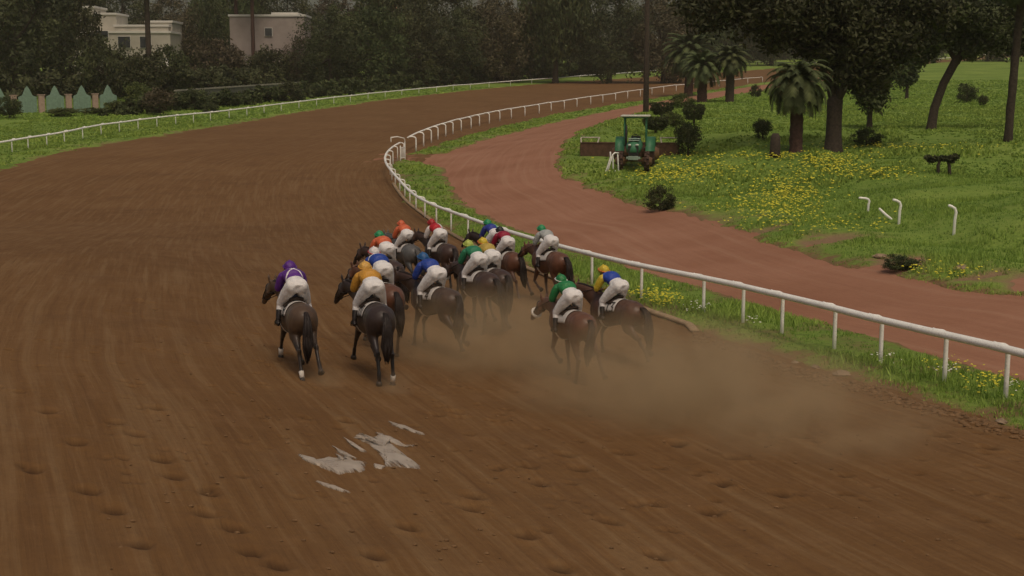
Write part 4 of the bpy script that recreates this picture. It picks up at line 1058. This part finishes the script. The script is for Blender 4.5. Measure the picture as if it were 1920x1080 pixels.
# leaning brown-green hedge mass left of the rail middle and low shrubs
for a in [('olive shrub leaning down toward the outer rail', 262, 205, 148, 28, 'bush', 'leaf_bright'), ('brown green shrub against the outer rail', 300, 216, 165, 34, 'bush', 'leaf_brown'), ('small grey green shrub below the low wall', 365, 206, 166, 34, 'bush', 'leaf_mid'),
          ('tiny dark shrub touching the outer rail where it dips', 396, 214, 190, 17, 'bush', 'leaf_mid'), ('grey shrub in front of the low wall', 430, 200, 172, 34, 'bush', 'leaf_mid'), ('small shrub at the right end of the low wall', 545, 190, 152, 26, 'bush', 'leaf_dark'),
          ('round very dark bush at the left border by the fence', 18, 222, 176, 27, 'bush', 'leaf_mid'), ('low green shrub at the foot of the pointed fence', 120, 218, 202, 36, 'bush', 'leaf_bright'), ('low green shrub right of the pointed fence', 225, 214, 188, 34, 'bush', 'leaf_bright'), ('low shrub under the fourth fence panel', 178, 214, 200, 26, 'bush', 'leaf_bright'),
          ('dark small bush behind the rail right of the wall', 590, 182, 160, 22, 'bush', 'leaf_dark'),
          ('fluffy dark round shrub beside the red service road', 1237, 396, 346, 31, 'bush', 'leaf_mid'), ('low dark shrub in the eroded bank beside the red road', 1690, 508, 474, 38, 'bush', 'leaf_mid'),
          ('small fuzzy shrub beside the palm stump', 1430, 262, 222, 20, 'bush', 'leaf_mid'), ('spiky low shrub at the foot of the slim garden tree', 1624, 272, 238, 30, 'bush', 'leaf_mid'),
          ('small round bush on the lawn at upper right, the larger one', 1812, 194, 152, 20, 'bush', 'leaf_mid'), ('small round bush on the lawn at upper right, the smaller one', 1843, 200, 178, 11, 'bush', 'leaf_mid'), ('little ball bush left of the thick palm', 1416, 182, 158, 12, 'bush', 'leaf_dark'),
          ('round pale green bush between the clipped bushes', 1262, 240, 205, 22, 'bush', 'leaf_bright'), ('tall oval bush beside the right harrow wing', 1290, 292, 226, 28, 'bush', 'leaf_mid'), ('bright green bush behind the clipped bushes', 1278, 202, 174, 26, 'bush', 'leaf_bright')]:
    tree(*a, cat='shrub', group='low shrubs and round bushes', tr=.05, cfrac=.97)

# clipped mushroom-shaped bushes behind the tractor
def topiary(label, u, vb, vt, wpx):
    p = PG(u, vb); k = p.y/F_PX; H = (vb-vt)*k; R = wpx*k; root = empty('topiary', p); tag(root, label, 'topiary', 'clipped bushes behind the tractor')
    r = np.random.default_rng(int(u)); th = r.uniform(0, 2*pi, 260); zz = r.random(260); rad = R*np.where(zz < .5, .62+.7*zz, 1.0)*np.sqrt(r.uniform(.35, 1, 260))
    cs = np.stack([np.cos(th)*rad, np.sin(th)*rad, H*.25+H*.62*zz], 1); v, f, t = leaf_cloud(cs, np.full(260, R*.12), 14000, R*.055, int(u)+5, up=.4)
    mobj('crown', np_mesh('crown', v, f, False, {'tone': t}), M['leaf_mid'], root)
    mb = MB(); mb.loft([(0, 0, -.2), (.02, 0, H*.6)], [R*.12, R*.09], n=8); mb.build('trunk', M['bark'], root)
topiary('clipped flat-topped bush, highest of those behind the tractor', 1240, 222, 189, 22)
topiary('clipped flat-topped bush at the right of those behind the tractor', 1301, 234, 191, 21)
topiary('clipped flat-topped bush just right of the tractor roof', 1229, 252, 215, 24)
# two-stemmed low umbrella bush on the lawn
p = PG(1765, 326); k = p.y/F_PX; root = empty('umbrella_bush', p); tag(root, 'dark two-stemmed flat bush standing alone on the lawn at right', 'bush')
v, f, t = leaf_cloud([(x*k, 0, (326-z)*k) for x, z in ((-26, 296), (-12, 298), (0, 297), (12, 297), (24, 294), (-20, 300), (16, 301))], [8*k]*7, 1800, 3.2*k, 77, flat=.7); mobj('crown', np_mesh('crown', v, f, False, {'tone': t}), M['leaf_dark'], root)
for x in (-5, 16): mb = MB(); mb.loft([(x*k, 0, -.2), (x*k-.05, 0, 15*k), (x*k*.6, 0, 28*k)], [.10, .09, .07], n=8); mb.build('stem', M['bark'], root)

# palms
def palm_crown(seed, R, n=64, droop=1.0, leaflets=44, w=.022, dead=False):
    r = np.random.default_rng(seed); V = []; Fc = []; T = []; c = 0
    for i in range(n):
        az = 2.399*i+r.uniform(-.2, .2); el = radians(82)-(i/n)*radians(105 if not dead else 60); el = el if not dead else radians(-35)-r.random()*.7
        L = R*r.uniform(.85, 1.1); pts = []; p = np.zeros(3); e = el; tn = r.random()
        for k in range(11):
            pts.append(p.copy()); e -= droop*(.06+.02*k)*(1 if not dead else .3); e = max(e, -1.5); p = p+np.array([cos(az)*cos(e), sin(az)*cos(e), sin(e)])*L/10
        pts = np.array(pts); s_ = np.array([-sin(az), cos(az), 0])
        for k in range(leaflets):
            u = .12+.88*k/leaflets; j = min(int(u*10), 9); b = pts[j]+(pts[j+1]-pts[j])*(u*10-j); d = (pts[j+1]-pts[j]); d /= np.linalg.norm(d); ll = R*.26*(1-.55*abs(u-.4))*(1-.7*max(0, u-.8)*3)
            for sg in (-1, 1):
                tip = b+(s_*sg*.75+d*.62+np.array([0, 0, -.28]))*ll; V += [b-d*w*R*.6, b+d*w*R*.6, tip]; Fc.append((c, c+1, c+2)); c += 3; T += [tn*.6+r.random()*.4]*3
        for k in range(10):
            a, b = pts[k], pts[k+1]; wv = s_*R*.012; V += [a-wv, a+wv, b+wv*.8]; Fc.append((c, c+1, c+2)); V += [a-wv, b+wv*.8, b-wv*.8]; Fc.append((c+3, c+4, c+5)); c += 6; T += [tn]*6
    return np.array(V), np.array(Fc), np.array(T)
def palm(label, u, vb, vc, rpx, tw, seed, bark='bark', droop=1.0, skirt=True, n=64, lean=0):
    p = PG(u, vb); k = p.y/F_PX; H = (vb-vc)*k; R = rpx*k; root = empty('palm_tree', p); tag(root, label, 'palm tree', 'palms around the track')
    rr = random.Random(seed); mb = MB(); N = 14
    mb.loft([(lean*k*(i/N)**1.5+rr.uniform(-.02, .02), 0, -.3+(H+.3)*i/N) for i in range(N+1)], [tw*k*(1.25 if i == 0 else 1.0+.10*(i % 2)-.1*i/N) for i in range(N+1)], n=11); mb.build('trunk', M[bark], root)
    v, f, t = palm_crown(seed, R, n, droop); o = mobj('crown', np_mesh('crown', v, f, False, {'tone': t}), M['frond'], root); o.location = (lean*k, 0, H)
    if skirt:
        v, f, t = palm_crown(seed+9, R*.6, 22, .6, 16, dead=True); o = mobj('dead_fronds', np_mesh('dead_fronds', v, f, False, {'tone': t}), M['dead_frond'], root); o.location = (lean*k, 0, H-.1)
palm('thick date palm with broad drooping crown on the golf lawn', 1492, 284, 158, 74, 12, 1, 'bark_red', n=90, droop=1.25)
palm('left of the twin dark palms behind the clipped bushes', 1291, 182, 100, 60, 8, 2, 'bark_red')
palm('right of the twin dark palms behind the clipped bushes', 1316, 192, 128, 48, 9, 3, 'bark_red')
palm('single palm behind the far rail end', 1368, 192, 112, 44, 8, 4)
palm('leaning palm with curved crown in front of the pinkish building', 545, 158, 62, 46, 5, 5, 'bark_red', 1.3, lean=-12)
palm('tall thin palm whose trunk crosses the white house', 282, 180, -40, 50, 5, 6, 'bark', 1.2)
palm('tall thin palm, left of the two before the pinkish building', 447, 165, -46, 45, 3.5, 7, 'bark_red', 1.2)
palm('tall thin palm, right of the two before the pinkish building', 477, 166, -50, 45, 3.5, 8, 'bark_red', 1.2)
palm('tall thin palm at upper right whose crown leaves the frame', 1890, 266, -50, 90, 7.5, 10, 'bark', 1.2, lean=14)
# palm stump and sprouting tuft
p = PG(1453, 293); k = p.y/F_PX; root = empty('palm_stump', p); tag(root, 'short dark palm stump left of the thick palm foot', 'stump'); mb = MB(); mb.loft([(0, 0, -.2), (0, 0, .5), (0, 0, 36*k)], [11*k, 10*k, 9*k], n=12)
o = mb.build('palm_stump', M['bark']); o.location = p; bpy.data.objects.remove(root); tag(o, 'short dark palm stump left of the thick palm foot', 'stump')
# bare pole
p = PG(1211, 212); k = p.y/F_PX; mb = MB(); mb.loft([(0, 0, -.5), (0, 0, 90*k), (0, 0, 240*k)], [5.5*k, 5*k, 4.2*k], n=12)
o = mb.build('pole', M['bark']); o.location = p; tag(o, 'tall bare brown pole rising behind the tractor roof', 'pole')

# thick forked tree with huge dark canopy
def big_tree(label, u, vb, vf, tw, canopy, limbs_px, leaf='leaf_dark', n=26000, seed=1, size=.34, lean_px=0):
    p = PG(u, vb); k = p.y/F_PX; root = empty('tree', p); tag(root, label, 'tree')
    r = np.random.default_rng(seed); cs = []; rs = []
    for (cu, cv, ru, rv, m_) in canopy:
        for _ in range(m_):
            q = r.normal(size=3); q /= np.linalg.norm(q); q *= r.random()**.4
            cs.append(((cu-u)*k+q[0]*ru*k, q[1]*ru*k*.9, (vb-cv)*k+q[2]*rv*k)); rs.append(r.uniform(.7, 1.5))
    v, f, t = leaf_cloud(cs, rs, n, size, seed+3); mobj('crown', np_mesh('crown', v, f, False, {'tone': t}), M[leaf], root)
    mb = MB(); H = (vb-vf)*k; lx = lean_px*k
    mb.loft([(0, 0, -.5), (0, 0, .25), (lx*.1, 0, H*.3), (lx*.45, 0, H*.65), (lx, 0, H)], [tw*k*1.55, tw*k*1.15, tw*k, tw*k*.95, tw*k*1.0], n=14)
    for (lu, lv, w0) in limbs_px:
        e = Vector(((lu-u)*k, r.uniform(-1, 1), (vb-lv)*k)); s0 = Vector((lx, 0, H*.94)); m1 = s0.lerp(e, .5)+Vector((0, 0, .3)); mb.loft([s0, m1, e], [w0*k, w0*k*.75, w0*k*.3], n=9)
        for j in range(3):
            e2 = Vector(cs[r.integers(0, len(cs))]); mb.loft([e, e.lerp(e2, .5), e2], [w0*k*.3, w0*k*.2, .03], n=6)
    mb.build('trunk', M['bark'], root)
big_tree('thick forked tree with a huge dark canopy in the golf grounds', 1562, 283, 190, 15, [(1580, 60, 95, 65, 80), (1490, 20, 95, 45, 55), (1400, 0, 60, 40, 25), (1650, 70, 60, 50, 45), (1600, 130, 50, 36, 30), (1700, 20, 70, 30, 35), (1340, 10, 60, 40, 30), (1440, 60, 50, 30, 22)],
         [(1530, 120, 9), (1600, 130, 10), (1640, 90, 6), (1570, 90, 7)], seed=3, n=62000, size=.22)
big_tree('slim garden tree with a narrow dark pruned crown', 1630, 240, 196, 5, [(1632, 172, 20, 26, 22), (1620, 150, 14, 14, 8), (1648, 150, 10, 16, 8)], [(1640, 160, 3), (1620, 150, 3)], 'leaf_mid', 5000, 5, .26)
big_tree('leaning dark tree with a curved trunk at upper right', 1746, 243, 112, 8, [(1800, 40, 85, 40, 60), (1740, 60, 50, 30, 26), (1860, 60, 50, 35, 26), (1900, 20, 50, 40, 26), (1915, 75, 45, 28, 20), (1830, 80, 50, 24, 18), (1720, 90, 40, 25, 16)], [(1750, 70, 5), (1810, 70, 6), (1850, 60, 4)], seed=7, n=42000, lean_px=42, size=.22)
big_tree('small feathery tree between the slim tree and the leaning tree', 1700, 186, 140, 3, [(1700, 130, 26, 22, 20)], [(1695, 120, 2)], 'leaf_mid', 4000, 9, .3)

# ------------------------------------------------------------------ grass blades and flowers
def blades(name, label, n, region, hmin, hmax, wd, seed, mat='blade'):
    r = np.random.default_rng(seed); x = r.uniform(region[0], region[1], n); y = region[2]+(region[3]-region[2])*r.random(n)**1.3
    keep = np.abs(x/y) < .47; x, y = x[keep], y[keep]
    sdv = sde0[np.clip(np.searchsorted(ys, y), 0, len(ys)-1), np.clip(np.searchsorted(xs, x), 0, len(xs)-1)]; dn = vnoise(x, y, .45, 41)+vnoise(x, y, 1.7, 42)*.5
    keep = (sdv+dn*.5 > .12) & (r.random(len(x)) < np.clip(.65+dn*1.2, .1, 1)); x, y, sdv, dn = x[keep], y[keep], sdv[keep], dn[keep]
    z = ground_z(x, y); m_ = len(x); K = 4; V = np.zeros((m_, K, 3, 3)); tb = np.clip(.45+dn*.7, 0, 1); T = np.zeros((m_, K, 3))
    grow = np.clip(.55+dn*1.1, .3, 1.3)*np.clip(sdv*1.2, .35, 1)
    for k in range(K):
        a = r.uniform(0, 2*pi, m_); h = r.uniform(hmin, hmax, m_)*grow; ox, oy = r.normal(0, .05, m_), r.normal(0, .05, m_); ln = r.normal(0, .35, m_)*h; ln2 = r.normal(0, .35, m_)*h; w_ = wd*(.6+.8*r.random(m_))*(1+y/60)
        V[:, k, 0] = np.stack([x+ox-np.cos(a)*w_, y+oy-np.sin(a)*w_, z-.02], 1); V[:, k, 1] = np.stack([x+ox+np.cos(a)*w_, y+oy+np.sin(a)*w_, z-.02], 1); V[:, k, 2] = np.stack([x+ox+ln, y+oy+ln2, z+h], 1)
        T[:, k, :] = np.clip(tb+r.uniform(-.25, .25, m_), 0, 1)[:, None]
    nT = m_*K; o = mobj(name, np_mesh(name, V.reshape(-1, 3), np.arange(nT*3).reshape(-1, 3), False, {'tone': T.ravel()}), M[mat]); tag(o, label, 'grass', kind='stuff')
blades('grass', 'short green grass along the rail and on the golf side banks', 190000, (-14, 34, 17, 75), .08, .26, .010, 51)
blades('grass', 'rough green grass on the slopes further back', 150000, (-60, 70, 70, 170), .10, .30, .03, 52)
blades('grass', 'far lawn grass of the golf grounds and beyond the outer rail', 110000, (-110, 130, 170, 300), .10, .28, .05, 53)
def flowers(name, label, spots, mat, seed, size=.05):
    r = np.random.default_rng(seed); V = []
    for (u, v_, su, sv, n) in spots:
        for _ in range(int(n*1.7)):
            q = P(u+r.normal()*su, v_+r.normal()*sv, 0, Hf_); x, y = q.x, q.y
            if edge_at(x, y) < .3: continue
            V.append((x, y, float(ground_z(np.array(x), np.array(y)))+r.uniform(.08, .28)))
    mb = MB()
    for (x, y, z) in V:
        s = size*r.uniform(.5, 1.3)*(.3+y/48); a = r.uniform(0, 6.28)
        pts = [(x+s*cos(a+t), y+s*sin(a+t), z+s*.25*sin(3*t+a)) for t in (0, 1.26, 2.51, 3.77, 5.03)]; mb.add([(x, y, z+s*.5)]+pts, [(0, 1, 2), (0, 2, 3), (0, 3, 4), (0, 4, 5), (0, 5, 1)])
    tag(mb.build(name, M[mat], smooth=False), label, 'flowers', kind='stuff')
flowers('wildflowers', 'small yellow wildflowers scattered over the grassy bank', [(1480, 370, 40, 28, 420), (1420, 385, 50, 18, 160), (1250, 330, 45, 10, 200), (1330, 320, 50, 12, 120), (1560, 310, 30, 8, 120), (1620, 328, 50, 7, 120), (1480, 296, 90, 4, 130), (1640, 278, 110, 3, 100), (1760, 520, 60, 10, 60), (1700, 518, 25, 6, 40),
          (1220, 560, 20, 6, 60), (1250, 572, 14, 4, 40), (1850, 728, 30, 8, 45), (1780, 700, 30, 8, 22), (1560, 425, 60, 8, 60), (1230, 290, 30, 10, 60)], 'flower', 61, .038)
flowers('small_white_flowers', 'tiny white flowers dotted in the verge grass under the rail', [(1310, 586, 14, 3, 14), (1410, 612, 10, 3, 8), (1660, 683, 14, 5, 10), (1775, 706, 14, 5, 14), (1895, 738, 14, 4, 8)], 'white_flower', 62, .03)

# ------------------------------------------------------------------ fence, walls and buildings at the left
M['fence_green'] = simple('pale_green_fence', (.20, .30, .23), .7, .15, 3, .1)
M['pillar'] = simple('pinkish_plaster', (.40, .29, .23), .9, .15, 3, .2)
M['wall_grey'] = simple('grey_green_wall', (.13, .135, .10), .9, .25, .6, .2)
M['cap_pale'] = simple('pale_wall_cap', (.30, .29, .22), .9, .12)
M['house_white'] = simple('cream_render', (.46, .43, .36), .9, .1, .5, .1)
M['house_pink'] = simple('pinkish_render', (.33, .28, .25), .9, .12, .5, .1)
M['glass'] = simple('window_glass', (.05, .055, .06), .15, .2, 1, 0, spec=.6)
M['roof_red'] = simple('red_roof', (.36, .14, .11), .85, .2, 2, .3)
M['roof_white'] = simple('white_roof_edge', (.62, .60, .54), .8, .08)
f0, f1 = PG(-30, 214), PG(206, 208); root = empty('fence', f0); dv = f1-f0; Lf = Vector((dv.x, dv.y, 0)).length; root.rotation_euler.z = math.atan2(dv.y, dv.x)
tag(root, 'pale green fence of pointed panels between pinkish plaster pillars at far left', 'fence'); k = f0.y/F_PX; sl = dv.z/Lf
per = 52*k; i = 0; x = 3*k
while x < Lf-.5:
    z0 = sl*x; w2 = 17*k; hh = 42*k; mb = MB(); th = .06
    pr = [(-w2, -.3), (w2, -.3), (w2, hh*.72), (w2*.55, hh*.80), (w2*.25, hh*1.08), (0, hh*1.22), (-w2*.25, hh*1.08), (-w2*.55, hh*.80), (-w2, hh*.72)]
    cx = x+26*k; N = len(pr); vs = [(cx+a, -th, z0+b) for a, b in pr]+[(cx+a, th, z0+b) for a, b in pr]
    mb.add(vs, [tuple(range(N)), tuple(range(2*N-1, N-1, -1))]+[(j, j+N, (j+1) % N+N, (j+1) % N) for j in range(N)])
    for q in range(7): mb.box((cx-w2+w2*2*(q+.5)/7, -th-.02, z0+hh*.38), (.05, .04, hh*.6))
    mb.build('fence_panel', M['fence_green'], root, False)
    mb = MB(); mb.box((x, 0, z0+hh*.35), (11*k, .4, hh*.85)); mb.box((x, 0, z0+hh*.80), (14*k, .5, .12)); mb.build('pillar', M['pillar'], root, False, .03)
    x += per
w0_, w1_ = PG(330, 205), PG(566, 178); dv = w1_-w0_; Lw = Vector((dv.x, dv.y, 0)).length
root = empty('boundary_wall', w0_, math.atan2(dv.y, dv.x)); tag(root, 'long low grey wall with pale coping behind the outer rail', 'wall')
mb = MB(); hw_ = 33*w0_.y/F_PX; sl = dv.z/Lw
mb.add([(0, -.12, -1), (Lw, -.12, -1+dv.z), (Lw, -.12, hw_*.85+dv.z), (0, -.12, hw_), (0, .12, -1), (Lw, .12, -1+dv.z), (Lw, .12, hw_*.85+dv.z), (0, .12, hw_)], [(0, 1, 2, 3), (7, 6, 5, 4), (0, 4, 5, 1), (3, 2, 6, 7), (0, 3, 7, 4), (1, 5, 6, 2)]); mb.build('wall', M['wall_grey'], root, False)
mb = MB(); mb.add([(-.05, -.2, hw_), (Lw+.05, -.2, hw_*.85+dv.z), (Lw+.05, -.2, hw_*.85+dv.z+.22), (-.05, -.2, hw_+.22), (-.05, .2, hw_), (Lw+.05, .2, hw_*.85+dv.z), (Lw+.05, .2, hw_*.85+dv.z+.22), (-.05, .2, hw_+.22)], [(0, 1, 2, 3), (7, 6, 5, 4), (0, 4, 5, 1), (3, 2, 6, 7), (0, 3, 7, 4), (1, 5, 6, 2)]); mb.build('coping', M['cap_pale'], root, False)

def house(label, u0, u1, vt, d, blocks, wm, wins, name='house', parapet=True, depth=9):
    """blocks: (u0, u1, vtop, forward m); wins: (u0, u1, v0, v1) all measured in the photograph at distance d"""
    k = d/F_PX; x0 = (u0-960)*k; gz = float(Ht(np.array(x0), np.array(float(d))))-1
    root = empty(name, (x0, d, gz)); tag(root, label, 'house')
    zt = lambda v_: CAMZ+(V0-v_)*k-gz
    for (a, b, t_, fw) in blocks:
        w_ = (b-a)*k; cx = ((a+b)/2-u0)*k; h = zt(t_); mb = MB(); mb.box((cx, depth/2-fw, h/2), (w_, depth, h)); mb.build('wall', M[wm], root, False, .05)
        if parapet: mb = MB(); mb.box((cx, depth/2-fw, h+.22), (w_+.5, depth+.5, .45)); mb.build('parapet', M['roof_white'], root, False, .03)
    for (a, b, t_, s_, fw) in wins:
        mb = MB(); mb.box((((a+b)/2-u0)*k, -fw-.06, (zt(t_)+zt(s_))/2), ((b-a)*k+.2, .12, (s_-t_)*k+.2)); wn = mb.build('window_frame', M['roof_white'], root, False)
        mb = MB(); mb.box((((a+b)/2-u0)*k, -fw-.14, (zt(t_)+zt(s_))/2), ((b-a)*k, .06, (s_-t_)*k)); mb.build('pane', M['glass'], wn, False)
    return root
house('white stepped house with flat roofs among the trees at upper left', 150, 350, 20, 300, [(162, 194, 20, 1), (194, 232, 32, 0), (232, 330, 54, 1.5), (286, 334, 46, .0), (150, 335, 66, 2.5)], 'house_white', [(200, 222, 62, 74, 2.6), (240, 262, 72, 92, 2.6), (280, 300, 72, 92, 2.6), (172, 186, 72, 92, 2.6)])
house('pinkish grey flat building partly behind thin palm trunks', 436, 580, 32, 296, [(440, 578, 35, 0), (515, 560, 30, -3)], 'house_pink', [(505, 518, 56, 70, .1)])
r = house('small pale sloping roofed shed between trees below the white house', 292, 334, 118, 270, [(294, 332, 128, 0)], 'house_pink', [], name='shed', parapet=False, depth=6)
mb = MB(); k = 270/F_PX; h = CAMZ+(V0-128)*k-r.location.z; w_ = 42*k
mb.add([(-.2, -1.2, h), (w_, -1.2, h), (w_-1.2, 3, h+2.0), (-.2+.4, 3, h+2.0), (-.2, 6.5, h), (w_, 6.5, h)], [(0, 1, 2, 3), (3, 2, 5, 4), (0, 3, 4), (1, 5, 2), (0, 4, 5, 1)]); mb.build('roof', M['roof_white'], r, False)
r = house('house with faded red roof glimpsed above the trees at top centre', 742, 786, 2, 420, [(744, 784, 30, 0)], 'house_pink', [(755, 765, 36, 46, .1)], parapet=False)
mb = MB(); k = 420/F_PX; h = CAMZ+(V0-30)*k-r.location.z; w_ = 44*k
mb.add([(-.8, -1.5, h), (w_+.8, -1.5, h), (w_-1, 4.5, h+4.6), (1, 4.5, h+4.6), (-.8, 10, h), (w_+.8, 10, h)], [(0, 1, 2, 3), (3, 2, 5, 4), (0, 3, 4), (1, 5, 2), (0, 4, 5, 1)]); mb.build('roof', M['roof_red'], r, False)
house('tiny white building behind the bare pole', 1216, 1240, 72, 480, [(1218, 1238, 74, 0)], 'house_white', [(1222, 1227, 80, 88, .1), (1230, 1235, 80, 88, .1)])

# ------------------------------------------------------------------ dust thrown up by the hooves
def dust(name, label, u, v_, zc, r, dens, seed):
    p = P(u, v_, 0, Gb); mb = MB(); mb.ball((0, 0, 0), (1, 1, 1), 28, 18); o = mb.build(name, None); o.location = (p.x, p.y, p.z+zc); o.scale = r
    t = NT('dust_volume'); q = t.obj(); L = t.n('ShaderNodeVectorMath', operation='LENGTH'); t.l(q, L.inputs[0])
    fall = t.math('POWER', t.math('SUBTRACT', 1, L.outputs['Value'], True), 1.4)
    vs = t.n('ShaderNodeVectorMath', operation='MULTIPLY'); t.l(q, vs.inputs[0]); vs.inputs[1].default_value = (r[0], r[1], r[2])
    n = t.noise(vs.outputs[0], .75, 4, .6, .6); dn = t.math('MULTIPLY', t.math('MULTIPLY', fall, t.mapr(n, .38, .68, 0.05, 1.6)), dens)
    pv = t.n('ShaderNodeVolumePrincipled'); pv.inputs['Color'].default_value = (.82, .64, .40, 1); pv.inputs['Anisotropy'].default_value = .2; t.l(dn, pv.inputs['Density']); t.l(pv.outputs[0], t.out.inputs[1])
    o.data.materials.append(t.m); o.rotation_euler.z = seed; tag(o, label, 'dust', kind='stuff')
dust('dust_cloud', 'thin brown dust behind the middle horses', 905, 690, .5, (2.8, 3.2, 1.35), 1.0, .4)
dust('dust_cloud', 'brown dust hanging between the pack and the trailing horse', 985, 645, .5, (2.2, 3.2, 1.2), .42, .5)
dust('dust_cloud', 'thick pale dust behind the two trailing horses', 1225, 765, .5, (3.1, 2.7, 1.45), 1.45, .6)
dust('dust_cloud', 'low dust drifting right over the track', 1380, 795, .4, (3.3, 2.8, 1.1), 1.05, .5)
dust('dust_cloud', 'last thin dust settling near the lower right', 1560, 845, .3, (2.8, 2.0, .7), .7, .5)
dust('dust_cloud', 'small dust puff at the hind hooves of the leftmost horse', 612, 722, .1, (.5, .7, .35), 1.6, .2)
dust('dust_cloud', 'small dust puff at the hind hooves of the black horse', 735, 735, .1, (.5, .7, .35), 1.6, .2)

# dark thicket closing the view under the far trees
def thicket(label, line, hgt, n, size, seed, leaf='leaf_dark'):
    r = np.random.default_rng(seed); cs = []; rs = []; p0 = None
    for (u0_, v0_), (u1_, v1_) in zip(line[:-1], line[1:]):
        m_ = 14
        for k in range(m_):
            for j in range(4):
                t = (k+r.random())/m_; p = PG(u0_+(u1_-u0_)*t, v0_+(v1_-v0_)*t); h = hgt*p.y/F_PX; cs.append((p.x+r.normal()*1.5, p.y+r.normal()*2.5, p.z+h*r.random())); rs.append(h*r.uniform(.18, .4))
    v, f, t = leaf_cloud(cs, rs, n, size, seed); tag(mobj('thicket', np_mesh('thicket', v, f, False, {'tone': t}), M[leaf]), label, 'thicket', kind='stuff')
thicket('dark undergrowth at the foot of the trees beyond the outer rail', [(560, 166), (800, 158), (1000, 145), (1240, 128)], 42, 60000, .55, 91)
thicket('dark undergrowth beyond the golf grounds at upper right', [(1240, 122), (1500, 108), (1700, 102), (1960, 92)], 90, 90000, .9, 92)
thicket('brownish undergrowth among the trees at upper left', [(-20, 186), (230, 182), (420, 176), (570, 164)], 40, 40000, .5, 93, 'leaf_dark')

# far-off air
mb = MB(); mb.box((60, 540, 28), (1300, 1330, 62)); hz = mb.build('haze', None, smooth=False); tag(hz, kind='stuff')
t = NT('haze_air'); pv = t.n('ShaderNodeVolumePrincipled'); pv.inputs['Color'].default_value = (.86, .82, .70, 1); pv.inputs['Density'].default_value = .00016
t.l(pv.outputs[0], t.out.inputs[1]); hz.data.materials.append(t.m)

# clods along the broken edge of the track under the rail
mb = MB(); r = random.Random(8)
for _ in range(700):
    u = r.uniform(1300, 1920); v0_ = np.interp(u, [1300, 1400, 1500, 1620, 1750, 1920], [622, 655, 690, 722, 760, 810]); q = P(u, v0_+abs(r.gauss(0, 9)), 0, Gb)
    k = r.uniform(.015, .05); mb.ball((q.x, q.y, track_z(q.x, q.y)+k*.3), (k*1.4, k, k*.7), 6, 4)
for _ in range(260):
    q = P(r.uniform(200, 1800), r.uniform(640, 1070), 0, Gb); k = r.uniform(.008, .026); mb.ball((q.x, q.y, track_z(q.x, q.y)+k*.3), (k*1.4, k, k*.7), 6, 4)
M['clod'] = simple('dirt_clod', (.17, .098, .046), .95, .35, 9, .5, .02)
tag(mb.build('dirt_clods', M['clod'], smooth=False), 'small brown dirt clods scattered over the track and its edge', kind='stuff')

thicket('grey green undergrowth crowding the outer rail at left', [(225, 216), (330, 207), (450, 197), (565, 185)], 24, 30000, .35, 94, 'leaf_mid')
thicket('dark overgrown bank just behind the outer rail at the centre', [(570, 183), (700, 172), (850, 158), (1000, 148), (1120, 140), (1235, 131)], 24, 45000, .4, 95, 'leaf_mid')
